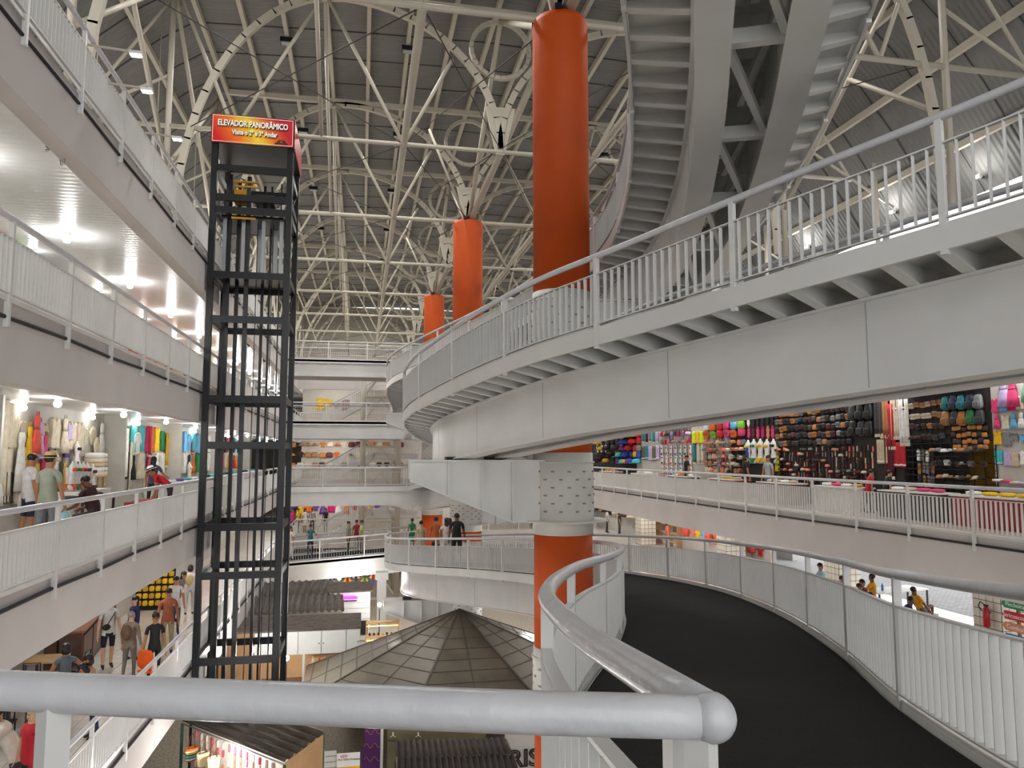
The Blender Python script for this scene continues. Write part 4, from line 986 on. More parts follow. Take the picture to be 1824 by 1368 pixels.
# --- left gallery at camera height
HS = {}
person('man in a white t-shirt and dark hair seen from behind at the left shop', (-6.35, 16.4, L2), AWAY - 0.9, (226, 228, 230), (30, 36, 60), 1.74, 1, bot='shorts', head=(0.5, 0.25), stout=1.12)
_, hd = person('man in a sage green t-shirt and straw hat seen from behind at the left rail', (-5.55, 15.15, L2), AWAY - 0.35, (158, 164, 146), (120, 122, 130), 1.72, 1, hat=(212, 180, 124), stout=1.16)
pb_ = M().lathe([(0.02, -0.02), (0.06, -0.06), (0.15, -0.2), (0.17, -0.32), (0.12, -0.42), (0.001, -0.45)], 14, wob=lambda a, z_: 0.06 * math.sin(5 * a + z_ * 9)).build('plastic_bag', mat('blue_plastic', (150, 190, 205), 0.25), None, loc=hd[0])
tag(pb_, 'pale blue plastic bag held by the man in the straw hat', 'plastic bag')
person('seated man in a dark maroon shirt behind the left rail', (-5.4, 17.2, L2 + 0.08), -1.9, (58, 26, 30), (60, 60, 66), 1.72, 2, sit=1, lean=0.35, arms=((0.7, 0.1, 0.8), (0.7, 0.1, 0.8)), legs=((0, 0), (0, 0)), head=(0, 0.3), stout=1.15)
person('woman with long black hair and grey-blue t-shirt seen from behind at the left shops', (-6.3, 25.2, L2), AWAY - 0.2, (74, 82, 98), (34, 32, 36), 1.66, 1, hair='long', arms=((0.6, 0.2, 0.6), (0.1, 0.15, 0.2)), stout=1.08)
person('person in a red shirt bending low behind the left rail', (-5.2, 22.6, L2), -1.5, (196, 30, 50), (50, 46, 50), 1.62, 1, lean=1.0, arms=((0.9, 0.1, 0.3), (0.9, 0.1, 0.3)), hat=(236, 236, 230))
# --- lowest left gallery
person('man in a pale grey t-shirt and navy shorts with a black crossbody bag', (*at_z(190, 1192, L1)[:2], L1), 0.55, (214, 214, 210), (26, 30, 44), 1.76, 0, bot='shorts', bag=((24, 22, 24), 'cross'), stout=1.06)
person('woman in a navy blouse with wavy black hair talking to the man in grey', (*at_z(236, 1178, L1)[:2], L1), -0.8, (32, 40, 84), (220, 220, 224), 1.66, 0, hair='long', sleeve='long')
person('grey haired woman in a beige jacket with a brown backpack seen from behind', (*at_z(229, 1212, L1)[:2], L1), AWAY - 0.3, (150, 132, 112), (120, 112, 104), 1.6, 0, hair='bun', hairc=(160, 154, 150), sleeve='long', bag=((112, 84, 62), 'backpack'), stout=1.1)
person('woman in a black t-shirt and black trousers beside the orange chair', (*at_z(272, 1222, L1)[:2], L1), 0.35, (26, 26, 30), (24, 24, 28), 1.66, 1, hair='bun', head=(0.3, 0.1))
person('man in an orange and green patterned polo shirt walking on the lowest gallery', (*at_z(296, 1168, L1)[:2], L1), 0.25, (176, 98, 70), (176, 158, 124), 1.76, 1, stout=1.08)
person('man in a light shirt following the man in the patterned polo', (*at_z(310, 1132, L1)[:2], L1), 0.3, (214, 210, 206), (70, 74, 84), 1.72, 1)
person('woman in a grey top with a yellow shoulder strap seen from behind by the tables', stand_at(118, 1149, L1, 1.62), AWAY + 0.5, (92, 102, 110), (90, 120, 150), 1.62, 1, hair='bob', sleeve='none', arms=((0.5, 0.7, 0.3), (0.2, 0.3, 0.4)))
person('woman leaning on the lower rail with an arm stretched along it', (-4.95, stand_at(240, 1172, L1, 1.5)[1], L1), -1.3, (196, 150, 120), (60, 70, 100), 1.6, 1, hair='bob', sleeve='none', lean=0.25, arms=((0.9, 0.2, 0.2), (0.9, 0.9, 0.1)))
person('dark haired girl resting her head on the arm of the woman at the lower rail', (-4.9, stand_at(222, 1186, L1, 1.4)[1], L1), -1.6, (40, 36, 40), (50, 50, 60), 1.5, 1, hair='long', lean=0.35, head=(0, 0.5))
person('blond woman in a red shirt with a black handbag at the bottom left', stand_at(60, 1262, L1, 1.62), -0.7, (190, 26, 44), (28, 28, 34), 1.62, 0, hair='bob', hairc=(206, 176, 116), stout=1.2)
person('person in a cream shirt leaning over the lower rail behind the foreground pipe', (-5.1, stand_at(152, 1262, L1, 1.5)[1], L1), -1.3, (222, 214, 200), (60, 60, 64), 1.66, 1, lean=0.5, arms=((0.9, 0.2, 0.5), (0.9, 0.3, 0.3)), stout=1.15)
person('bending person in a grey top far along the lowest gallery', stand_at(314, 1022, L1, 1.55), 1.2, (120, 110, 106), (50, 62, 84), 1.66, 1, lean=0.5, hair='long')
person('woman with a yellow backpack far along the lowest gallery beside the lift', stand_at(340, 1008, L1, 1.66), AWAY, (228, 214, 220), (200, 196, 190), 1.66, 1, hair='bob', bag=((196, 178, 120), 'backpack'))
# --- walking on the lower ramp behind the column
def on_ramp(px, across):
    best = None
    for i in range(200):
        s = CP.len * i / 199; p, n = CP.at(s)
        if p.y < 19: continue
        q = p + n * across; x, _ = proj(q)
        if best is None or abs(x - px) < best[0]: best = (abs(x - px), q)
    return best[1] + Vector((0, 0, 0.018))
person('woman in a green dress walking away on the lower ramp', on_ramp(720, 1.2), AWAY + 0.2, (20, 130, 80), (20, 130, 80), 1.64, 1, hair='bun', sleeve='none', bot='dress', dress=(20, 130, 80), bag=((30, 30, 30), 'cross'))
person('woman in a pale floral dress walking away on the lower ramp', on_ramp(750, 1.3), AWAY + 0.1, (186, 170, 140), (186, 170, 140), 1.64, 0, hair='bun', sleeve='none', bot='dress', dress=(190, 174, 150))
person('man in a rust orange t-shirt walking away on the lower ramp', on_ramp(776, 1.4), AWAY, (176, 92, 40), (36, 34, 38), 1.76, 1)
person('woman in a white floral top and brown hair walking away on the lower ramp', on_ramp(793, 0.9), AWAY, (214, 196, 186), (224, 214, 206), 1.7, 1, hair='long', hairc=(66, 40, 30), sleeve='none', stout=1.15)
person('tall man in a black t-shirt with curly hair walking away on the lower ramp', on_ramp(812, 1.0), AWAY - 0.2, (24, 24, 26), (30, 30, 34), 1.84, 2, stout=1.15)
person('woman in a white top half hidden behind the man in black on the lower ramp', on_ramp(801, 1.9), AWAY, (226, 224, 220), (200, 200, 204), 1.68, 1, hair='long')
# --- lowest footbridge and floor behind it
def bx(px, wv): return at_w(px, 1000, wv).x
for px, wv, lb, tp, bt, f_, kw in ((620, 40.6, 'woman in a green and white striped top on the lowest footbridge', (120, 150, 130), (40, 60, 56), 1.2, dict(hair='bun')),
                                   (634, 41.2, 'man in a red shirt talking on the lowest footbridge', (150, 40, 48), (150, 148, 144), 0.3, dict()),
                                   (643, 40.7, 'man in a yellow-green shirt seen from the side on the lowest footbridge', (198, 200, 140), (120, 116, 130), -1.6, dict()),
                                   (552, 40.6, 'man in a teal and yellow shirt leaning on the lowest footbridge rail', (40, 110, 120), (26, 28, 36), 0.3, dict(arms=((0.8, 0.2, 1.0), (0.8, 0.2, 1.0)))),
                                   (516, 40.4, 'woman in white at the left end of the lowest footbridge', (220, 210, 200), (226, 220, 214), -0.6, dict(hair='long'))):
    person(lb, (bx(px, wv), wv, L1 + 0.015 + 0.5 * (bx(px, wv) - UL) / (3.4 - UL)), f_, tp, bt, 1.7, 1, **kw)
for px, lb, tp, bt, kw in ((521, 'woman in a pink top in the crowd behind the lowest footbridge', (214, 60, 140), (40, 40, 60), dict(hair='long')), (531, 'person in a yellow top in the crowd behind the lowest footbridge', (226, 196, 30), (70, 60, 60), dict()),
                           (543, 'woman in a white dress in the crowd behind the lowest footbridge', (228, 224, 220), (228, 224, 220), dict(bot='dress', dress=(228, 224, 220), hair='long')), (556, 'man in a grey shirt by the foot of the far stairs', (150, 150, 152), (40, 46, 70), dict()),
                           (580, 'person in black by the far clothes stalls', (30, 30, 34), (40, 40, 44), dict(hair='long'))):
    person(lb, (at_w(px, 930, 55.4).x, 55.4, L1), random.uniform(-1, 1), tp, bt, 1.66, 1, **kw)
# --- right gallery
for px, wv, lb, tp, bt, f_, kw in ((1273, 33.0, 'man in a black t-shirt seen from behind at the colourful bag stall', (22, 22, 24), (30, 30, 34), -AWAY / 2, dict(stout=1.1)),
                                   (1350, 27.5, 'woman in a dark top standing at the right gallery bikini stall', (30, 28, 32), (150, 30, 40), 1.4, dict(hair='bob')),
                                   (1384, 25.8, 'woman in a grey top with a bun at the dark bag wall', (160, 164, 168), (50, 60, 90), -1.2, dict(hair='bun')),
                                   (1556, 20.2, 'person in a red shirt sitting low behind the right rail', (190, 24, 40), (40, 40, 44), 1.4, dict(lean=0.3, ht=1.3)),
                                   (1578, 19.4, 'person in black sitting low behind the right rail', (22, 22, 24), (40, 40, 44), 1.4, dict(lean=0.3, ht=1.3))):
    u = at_w(px, 870, wv).x; kw.setdefault('ht', 1.7); person(lb, (min(14.9, max(13.6, u)), wv, L2), f_, tp, bt, skin=1, **kw)
# --- street level on the right
SIT = ((0, 0), (0, 0))
def seat(px, py, z): p = at_z(px, py, z); return (p.x, p.y)
for px, py, lb, tp, bt, f_, kw in ((1500, 1030, 'man in a navy shirt sitting farthest left of the group by the street', (34, 40, 78), (40, 40, 60), 0.6, dict()),
                                   (1517, 1040, 'man in a navy and blue shirt sitting bent over a phone by the street', (36, 44, 90), (40, 40, 60), 0.9, dict(lean=0.4)),
                                   (1536, 1036, 'man in a black t-shirt and sunglasses resting his chin by the street', (24, 24, 26), (50, 50, 56), 0.4, dict(arms=((0.9, 0.1, 2.0), (0.4, 0.1, 0.9)))),
                                   (1551, 1060, 'dark haired person sitting lowest in the group by the street', (30, 30, 34), (50, 50, 56), 1.2, dict())):
    q = seat(px, py, L1 + 1.2); person(lb, (q[0], q[1], L1), f_, tp, bt, 1.72, 1, sit=1, legs=SIT, **kw)
q = seat(1553, 1030, L1 + 1.6); person('person in a yellow t-shirt standing with back turned by the street', (q[0], q[1], L1), AWAY + 0.6, (226, 160, 30), (40, 50, 90), 1.7, 2, arms=((0.2, 0.2, 0.2), (0.7, 0.4, 0.5)))
q = seat(1640, 1060, L1 + 1.0); person('person in a yellow t-shirt and shorts reclining on a bench by the street', (q[0], q[1], L1 + 0.1), 1.7, (230, 166, 26), (120, 110, 104), 1.68, 2, sit=1, lean=-0.5, bot='shorts', legs=((0.5, 0.2), (0.2, 0.3)))
q = seat(1606, 1078, L1 + 0.9); person('person in a navy shirt slumped beside the reclining one by the street', (q[0], q[1], L1), 1.3, (40, 44, 84), (50, 50, 90), 1.66, 2, sit=1, lean=0.5, legs=SIT)
q = seat(1461, 1006, L1 + 1.72); person('man in a pale blue t-shirt standing by the tiled pillar at street level', (q[0], q[1], L1), 0.4, (150, 190, 205), (110, 160, 190), 1.74, 1)
for px, lb, tp in ((1082, 'woman in a white shirt at the far street level stalls', (228, 228, 230)), (1104, 'person in black at the far street level stalls', (24, 24, 26)), (1189, 'person in a salmon shirt at the street level clothes stall', (226, 110, 90))):
    p = at_u(px, 975, 17.0); person(lb, (17.0, p.y, L1), 1.2, tp, (60, 60, 70), 1.66, 1, hair='bob')
finish_people()
# ================================================================== goods in the shops
PAL = {'black': (26, 25, 27), 'dark brown': (62, 42, 34), 'tan': (176, 124, 78), 'caramel': (198, 128, 56), 'cream': (224, 212, 188), 'white': (236, 234, 230), 'red': (190, 30, 40), 'pink': (222, 66, 120), 'magenta': (204, 20, 110),
       'orange': (236, 110, 30), 'yellow': (238, 190, 30), 'neon yellow': (214, 236, 30), 'green': (40, 130, 70), 'lime green': (130, 200, 50), 'teal': (30, 130, 140), 'turquoise': (70, 190, 200), 'blue': (40, 70, 170), 'sky blue': (110, 180, 225),
       'navy': (34, 42, 74), 'purple': (110, 70, 150), 'lilac': (190, 170, 214), 'grey': (128, 128, 130), 'charcoal': (60, 60, 64), 'gold': (206, 160, 40), 'salmon': (232, 130, 110), 'mint green': (120, 180, 150), 'maroon': (96, 26, 36), 'beige': (200, 182, 154), 'olive': (96, 100, 62), 'coral': (240, 96, 80)}
def rb(w, d, h, r=0.25, top=1.0, n=5):
    """soft box, narrower at the top by the factor top"""
    mb = M(); prof = []
    k = 7; vs = []; fs = []; seg = 16
    for i in range(k + 1):
        t = -1 + 2 * i / k; zz = math.copysign(abs(t) ** 0.8, t); sc_ = (1 - abs(zz) ** 5 * 0.35) * (1 + (top - 1) * (zz + 1) / 2)
        for j in range(seg):
            a = 2 * math.pi * j / seg; c, s = math.cos(a), math.sin(a)
            vs.append((w / 2 * sc_ * math.copysign(abs(c) ** 0.5, c), d / 2 * sc_ * math.copysign(abs(s) ** 0.5, s), h / 2 * zz))
    for i in range(k):
        for j in range(seg): fs.append((i * seg + j, i * seg + (j + 1) % seg, (i + 1) * seg + (j + 1) % seg, (i + 1) * seg + j))
    fs += [tuple(reversed(range(seg))), tuple(k * seg + j for j in range(seg))]
    return mb.add(vs, fs, True)
def mv(mb, d):
    for p in mb.v: p += Vector(d)
    return mb
X0 = CM((120, 120, 120))
def cloth(w, h, folds=4, amp=0.03, top=1.0, th=0.02, drop=0.0):
    n = 16; k = 6; vs = []; fs = []
    for i in range(k + 1):
        z = h / 2 - h * i / k
        for j in range(n + 1):
            t = j / n - 0.5; ww = w * (top + (1 - top) * i / k)
            vs.append((t * ww, amp * math.sin(t * folds * 2 * math.pi) * (0.3 + 0.7 * i / k), z - drop * math.cos(t * math.pi) * (i / k)))
    N = len(vs); vs += [(x, y + th, z) for x, y, z in vs]
    for i in range(k):
        for j in range(n):
            a = i * (n + 1) + j; fs += [(a, a + 1, a + n + 2, a + n + 1), (N + a, N + a + n + 1, N + a + n + 2, N + a + 1)]
    rim = [j for j in range(n + 1)] + [i * (n + 1) + n for i in range(1, k + 1)] + [k * (n + 1) + j for j in range(n - 1, -1, -1)] + [i * (n + 1) for i in range(k - 1, 0, -1)]
    for a, b in zip(rim, rim[1:] + rim[:1]): fs.append((a, N + a, N + b, b))
    return M().add(vs, fs, True)
PR = {}
def proto(name, main, *parts): PR[name] = (main.mesh(name, X0), [(pn, pm.mesh(pn, X0), fixed) for pn, pm, fixed in parts])
proto('backpack', rb(0.3, 0.15, 0.42, top=0.85), ('pocket', mv(rb(0.24, 0.07, 0.2), (0, -0.09, -0.08)), None), ('handle', M().tube([(-0.05, 0, 0.2), (-0.04, 0, 0.26), (0.04, 0, 0.26), (0.05, 0, 0.2)], 0.012, 6), 'black'))
proto('handbag', rb(0.3, 0.11, 0.22, top=0.82), ('flap', mv(rb(0.27, 0.03, 0.12), (0, -0.055, 0.04)), None), ('handle', M().tube([(0.1 * math.cos(a), 0, 0.1 + 0.2 * math.sin(a)) for a in [math.pi * i / 8 for i in range(9)]], 0.01, 5), 'dark brown'))
proto('shoulder_bag', rb(0.24, 0.09, 0.17, top=0.95), ('strap', M().tube([(0.09 * math.cos(a), 0.01, 0.07 + 0.3 * math.sin(a)) for a in [math.pi * i / 8 for i in range(9)]], 0.008, 5), 'black'))
sk = lambda a, z: 0.07 * math.sin(9 * a) * max(0, -z) * 3
proto('dress', M().lathe([(0.25, -0.5), (0.22, -0.25), (0.15, -0.02), (0.11, 0.06), (0.13, 0.2), (0.12, 0.3), (0.06, 0.34)], 18, sy=0.32, wob=sk), ('waist_band', M().lathe([(0.125, 0.03), (0.12, 0.08)], 16, sy=0.36), None), ('straps', M().tube([(-0.07, 0, 0.3), (-0.05, 0, 0.42)], 0.012, 5).tube([(0.07, 0, 0.3), (0.05, 0, 0.42)], 0.012, 5), None))
proto('long_dress', M().lathe([(0.2, -0.8), (0.18, -0.4), (0.13, -0.02), (0.1, 0.06), (0.13, 0.2), (0.1, 0.32)], 16, sy=0.3, wob=lambda a, z: 0.06 * math.sin(7 * a)), ('straps', M().tube([(-0.06, 0, 0.3), (-0.04, 0, 0.44)], 0.012, 5).tube([(0.06, 0, 0.3), (0.04, 0, 0.44)], 0.012, 5), None))
SHIRT = [(-0.2, -0.32), (0.2, -0.32), (0.19, 0.1), (0.3, -0.02), (0.38, 0.08), (0.24, 0.28), (0.09, 0.33), (0.0, 0.27), (-0.09, 0.33), (-0.24, 0.28), (-0.38, 0.08), (-0.3, -0.02), (-0.19, 0.1)]
proto('shirt', M().poly(SHIRT, 0.06), ('collar', M().tube([(0.085 * math.cos(a), -0.03, 0.3 - 0.05 * math.sin(a)) for a in [math.pi * i / 8 for i in range(9)]], 0.012, 5), None))
proto('blouse', M().poly([(-0.22, -0.3), (0.22, -0.3), (0.17, 0.08), (0.21, 0.25), (0.1, 0.3), (0.0, 0.2), (-0.1, 0.3), (-0.21, 0.25), (-0.17, 0.08)], 0.07), ('hem', M().box((0, -0.01, -0.31), (0.45, 0.08, 0.03)), None))
proto('swimsuit', M().poly([(-0.03, -0.34), (0.03, -0.34), (0.15, -0.16), (0.1, 0.0), (0.14, 0.14), (0.07, 0.2), (0.06, 0.33), (0.04, 0.33), (0.03, 0.16), (-0.03, 0.16), (-0.04, 0.33), (-0.06, 0.33), (-0.07, 0.2), (-0.14, 0.14), (-0.1, 0.0), (-0.15, -0.16)], 0.05))
torso = M().lathe([(0.09, -0.36), (0.16, -0.28), (0.155, -0.2), (0.105, -0.02), (0.14, 0.16), (0.13, 0.26), (0.05, 0.33), (0.04, 0.38)], 14, sy=0.55)
proto('bikini_form', torso, ('bikini_top', M().ball((-0.06, -0.07, 0.17), (0.065, 0.035, 0.05), 8, 5).ball((0.06, -0.07, 0.17), (0.065, 0.035, 0.05), 8, 5).tube([(-0.13, 0, 0.2), (0, -0.075, 0.17), (0.13, 0, 0.2)], 0.01, 4), 'dye'), ('bikini_bottom', M().poly([(-0.165, -0.2), (0.165, -0.2), (0.03, -0.35), (-0.03, -0.35)], 0.2), 'dye'))
proto('straw_hat', M().lathe([(0.2, -0.03), (0.21, -0.015), (0.11, 0.0), (0.1, 0.09), (0.07, 0.115), (0.001, 0.1)], 18), ('band', M().lathe([(0.113, 0.0), (0.108, 0.035)], 18), 'dark brown'))
proto('cap', M().lathe([(0.11, 0), (0.108, 0.05), (0.07, 0.1), (0.001, 0.11)], 14), ('peak', M().lathe([(0.001, 0.0), (0.1, 0.0), (0.1, 0.012), (0.001, 0.014)], 12, (0, -0.1, 0.0), 0.9, 0.9), None))
proto('shawl', cloth(0.4, 1.3, 3, 0.03), ('fringe', mv(cloth(0.4, 0.1, 12, 0.015), (0, 0, -0.7)), 'cream'))
proto('towel', cloth(0.5, 0.75, 2, 0.02), ('border', mv(cloth(0.5, 0.06, 2, 0.022, th=0.03), (0, -0.006, -0.3)), 'white'))
proto('doily', M().lathe([(0.30, -0.012), (0.30, 0.012), (0.18, 0.02), (0.001, 0.024)], 28, wob=lambda a, z: 0.05 * math.cos(14 * a)))
for v_ in PR['doily'][0].vertices: v_.co = Vector((v_.co.x, -v_.co.z, v_.co.y))
proto('sandal', M().poly([(-0.05, -0.12), (0.03, -0.13), (0.05, 0.0), (0.045, 0.1), (0.0, 0.13), (-0.045, 0.09), (-0.04, 0.0)], 0.025), ('strap', M().tube([(-0.045, -0.005, 0.05), (0, -0.05, 0.02), (0.045, -0.005, 0.05)], 0.009, 5), 'dark brown'))
proto('cushion', rb(0.42, 0.16, 0.3, top=1.0), ('piping', M().tube([(0.2 * math.cos(2 * math.pi * i / 20), 0.0, 0.14 * math.sin(2 * math.pi * i / 20)) for i in range(20)], 0.012, 5, closed=True), 'white'))
proto('shorts', M().poly([(-0.2, 0.17), (0.2, 0.17), (0.24, -0.17), (0.04, -0.17), (0.0, -0.02), (-0.04, -0.17), (-0.24, -0.17)], 0.07), ('waist_band', M().box((0, -0.005, 0.17), (0.41, 0.085, 0.05)), None))
proto('parrot', M().ball((0, 0, 0.1), (0.07, 0.07, 0.15), 10, 7).ball((0, -0.03, 0.27), (0.055, 0.07, 0.06), 8, 6), ('tail', M().poly([(-0.04, 0.0), (0.04, 0.0), (0.02, -0.42), (-0.02, -0.42)], 0.02), 'blue'), ('wings', M().poly([(0.05, 0.2), (0.24, 0.02), (0.07, -0.02)], 0.03).poly([(-0.05, 0.2), (-0.24, 0.02), (-0.07, -0.02)], 0.03), 'yellow'), ('beak', M().lathe([(0.025, 0), (0.001, -0.05)], 6, (0, -0.1, 0.27)), 'black'))
proto('folded_cloth', rb(0.34, 0.26, 0.09))
WORDS = {'bikini_form': 'bikini on a white form', 'folded_cloth': 'folded cloth', 'long_dress': 'long dress', 'shoulder_bag': 'shoulder bag', 'straw_hat': 'hat'}
CATS = {'bikini_form': 'bikini', 'folded_cloth': 'cloth', 'long_dress': 'dress', 'shoulder_bag': 'bag', 'handbag': 'bag', 'straw_hat': 'hat'}
def extent(kind):
    xs = []; zs = []
    for me in [PR[kind][0]] + ([p[1] for p in PR[kind][1]] if kind in ('dress', 'long_dress', 'shawl') else []):
        xs += [v.co.x for v in me.vertices]; zs += [v.co.z for v in me.vertices]
    return max(xs) - min(xs), max(zs) - min(zs), (max(zs) + min(zs)) / 2
def half_depth(kind): return max(v.co.y for v in PR[kind][0].vertices)
BACK = {'R': 15.85, 'L': -7.85, 'F': 57.4}
def good(kind, colour, loc, rz, label, group, sc=1.0, parts=True, wall=None):
    me, ps = PR[kind]; c = PAL[colour]
    if wall:
        d = half_depth(kind) * sc + 0.008; loc = Vector(loc); q = BACK[wall] if isinstance(wall, str) else wall
        if wall == 'F': loc.y = q - d
        elif rz < 0: loc.x = q - d
        else: loc.x = q + d
    main = CM(PAL['white']) if kind == 'bikini_form' else CM(c, 0.45 if kind in ('backpack', 'handbag', 'shoulder_bag') else 0.8)
    o = ob(kind, me, None, loc, (0, 0, rz), sc, main); tag(o, label, CATS.get(kind, kind.replace('_', ' ')), group)
    if parts:
        for pn, pm, fx in ps:
            m = CM(c) if fx == 'dye' else (CM(PAL[fx]) if fx else CM(tuple(int(v * 0.78) for v in c), 0.6)); ob(pn, pm, o, m=m)
    return o
FR_, FL_ = -math.pi / 2, math.pi / 2          # facing the void from the right wall / left wall
def name_of(k): return WORDS.get(k, k)
def block(stall, group, u, wa, wb, z0, z1, cols, rows, kinds, colours, rz, sc=1.0, jit=0.03, parts=True, axis='w', skip=0.0, wall='auto'):
    """rows from the top, columns from the left as the camera sees them; wa is the left end"""
    for r in range(rows):
        for c in range(cols):
            if random.random() < skip: continue
            kd = kinds[r % len(kinds)] if isinstance(kinds, list) else kinds
            if isinstance(kd, tuple): kd = random.choice(kd)
            cl = random.choice(colours[r % len(colours)] if isinstance(colours[0], (list, tuple)) else colours)
            t = (c + 0.5) / cols; q = wa + (wb - wa) * t + random.uniform(-jit, jit); z = z1 - (z1 - z0) * (r + 0.5) / rows + random.uniform(-jit, jit)
            loc = (u + random.uniform(-jit, jit), q, z) if axis == 'w' else (q, u + random.uniform(-jit, jit), z)
            lb = '%s %s, %s from left%s, %s' % (cl, name_of(kd), nth(c), (' in %s row' % nth(r)) if rows > 1 else '', stall)
            ex = extent(kd); k_ = min(sc * 1.7, abs(wb - wa) / cols / ex[0] * 0.985, (z1 - z0) / rows / ex[1] * 1.0 if z1 - z0 > 0.2 else 9)
            if z1 - z0 > 0.2: loc = (loc[0], loc[1], loc[2] - ex[2] * k_)
            wl = ('F' if axis == 'u' else ('R' if rz < 0 else 'L')) if wall == 'auto' else wall
            good(kd, cl, loc, rz, lb, group, k_ * random.uniform(0.94, 1.0), parts, wl)
# ---- right gallery wall (left end is the far end)
def wr(px): return at_u(px, 780, 15.6).y
G = 'goods on the right gallery wall'
zb, zt = L2 + 0.1, Z(2.25)
panel = struct('wall_display', M().b2((15.85, 8, L2), (15.95, 19.6 - 3.1, Z(2.9))), SHOPWALL, 'display wall of the kids clothes stall')
struct('wall_display', M().b2((15.85, 19.7, L2), (15.95, 30.5, Z(2.9))), DARKPANEL, 'dark display wall of the bag stalls')
struct('wall_display', M().b2((15.85, 16.5, Z(0.35)), (15.95, 19.7, Z(2.9))), DARKPANEL, 'dark display wall above the hat stall')
struct('wall_display', M().b2((15.85, 30.5, L2), (15.95, 42, Z(2.9))), SHOPWALL, 'pale display wall of the swimwear stalls')
struct('wall_display', M().b2((15.85, 42, L2), (15.95, 62, Z(2.9))), DARKPANEL, 'dark display wall at the far right')
struct('wall_display', M().b2((18.3, 16.3, L2), (18.4, 20, Z(0.4))), mat('yellow_shop_interior', (238, 186, 60), 0.6), 'yellow back wall inside the hat stall')
# far shirts and bags
block('the far black goods stall', G, 15.6, wr(1060), wr(1100), L2 + 1.2, zt - 0.4, 5, 6, [('shoulder_bag', 'cap', 'handbag')], ['black', 'black', 'charcoal', 'dark brown', 'gold'], FR_, 1.5)
block('the far shirt stall', G, 15.5, wr(1056), wr(1076), L2 + 1.9, zt - 1.0, 3, 2, ['shirt', 'shirt'], ['white', 'sky blue', 'white'], FR_, 1.3)
block('the mixed cap stall', G, 15.6, wr(1101), wr(1136), L2 + 1.2, zt - 0.5, 6, 6, [('cap', 'shoulder_bag')], ['blue', 'turquoise', 'red', 'purple', 'navy', 'yellow', 'grey'], FR_, 1.5)
block('the hanging towel stall', G, 15.5, wr(1136), wr(1168), L2 + 1.3, zt - 0.5, 5, 2, ['shawl', 'towel'], ['teal', 'lilac', 'olive', 'navy', 'maroon', 'grey'], FR_, 1.1)
block('the keyring and swimwear stall', G, 15.55, wr(1170), wr(1226), Z(0.5), zt - 0.2, 9, 4, [('shoulder_bag', 'cap')], ['grey', 'lilac', 'blue', 'magenta', 'charcoal', 'salmon'], FR_, 0.85)
block('lower swimwear stall', G, 15.5, wr(1170), wr(1228), L2 + 0.7, Z(0.5), 7, 3, ['bikini_form'] * 3, ['black', 'green', 'orange', 'magenta', 'blue', 'purple', 'coral'], FR_, 0.8)
block('the bright shirt rack', G, 15.45, wr(1226), wr(1246), Z(0.5), zt - 0.3, 3, 2, ['shirt', 'blouse'], [['red', 'magenta'], ['yellow', 'neon yellow']], FR_, 1.2)
block('the shawl rack below the bright shirts', G, 15.45, wr(1226), wr(1246), L2 + 1.3, Z(0.6), 3, 1, ['shawl'], ['teal', 'cream', 'olive'], FR_, 0.9)
block('the colourful bag stall', G, 15.5, wr(1248), wr(1322), Z(0.75), zt - 0.1, 6, 4, [('handbag', 'towel'), ('handbag', 'cushion'), 'cushion', ('cushion', 'handbag')], ['lime green', 'pink', 'white', 'sky blue', 'turquoise', 'black', 'red', 'salmon', 'lilac', 'orange'], FR_, 1.35)
block('the souvenir shelves below the colourful bags', G, 15.55, wr(1248), wr(1322), L2 + 0.9, Z(0.7), 10, 5, [('shoulder_bag', 'cap', 'straw_hat')], ['beige', 'tan', 'cream', 'salmon', 'maroon', 'grey'], FR_, 0.85)
block('the swimsuit rack', G, 15.45, wr(1322), wr(1372), Z(0.65), zt - 0.05, 6, 3, ['swimsuit', 'swimsuit', 'swimsuit'], [['purple', 'salmon', 'lime green', 'orange', 'cream'], ['black', 'white', 'coral', 'magenta'], ['salmon', 'magenta', 'maroon', 'pink']], FR_, 1.05)
block('rack under the swimsuits', G, 15.45, wr(1322), wr(1378), Z(-0.35), Z(0.65), 5, 1, ['bikini_form'], ['green', 'yellow', 'black', 'blue'], FR_, 1.1)
good('long_dress', 'blue', (15.3, wr(1328), Z(0.1)), FR_, 'royal blue long dress hanging on the right gallery beside the bikinis', G, 0.75, wall=15.7)
good('long_dress', 'neon yellow', (15.3, wr(1375), Z(0.05)), FR_, 'neon yellow dress hanging between the bikinis and the dark bag wall', G, 0.85, wall='R')
block('the dark bag wall', G, 15.6, wr(1374), wr(1508), Z(0.3), zt - 0.02, 17, 7, [('handbag', 'shoulder_bag')], ['black', 'black', 'black', 'dark brown', 'charcoal', 'maroon', 'tan', 'black', 'grey', 'caramel'], FR_, 1.15)
block('the dark backpack rack', G, 15.5, wr(1508), wr(1548), Z(0.6), zt - 0.1, 3, 3, ['backpack'] * 3, ['black', 'charcoal', 'black'], FR_, 1.15)
block('the sandal racks below the dark bags', G, 15.5, wr(1374), wr(1545), L2 + 0.75, Z(0.3), 30, 7, [('sandal', 'sandal', 'cap')] * 7, ['maroon', 'maroon', 'tan', 'dark brown', 'dark brown', 'charcoal', 'grey', 'beige', 'salmon'], FR_, 0.8, parts=False)
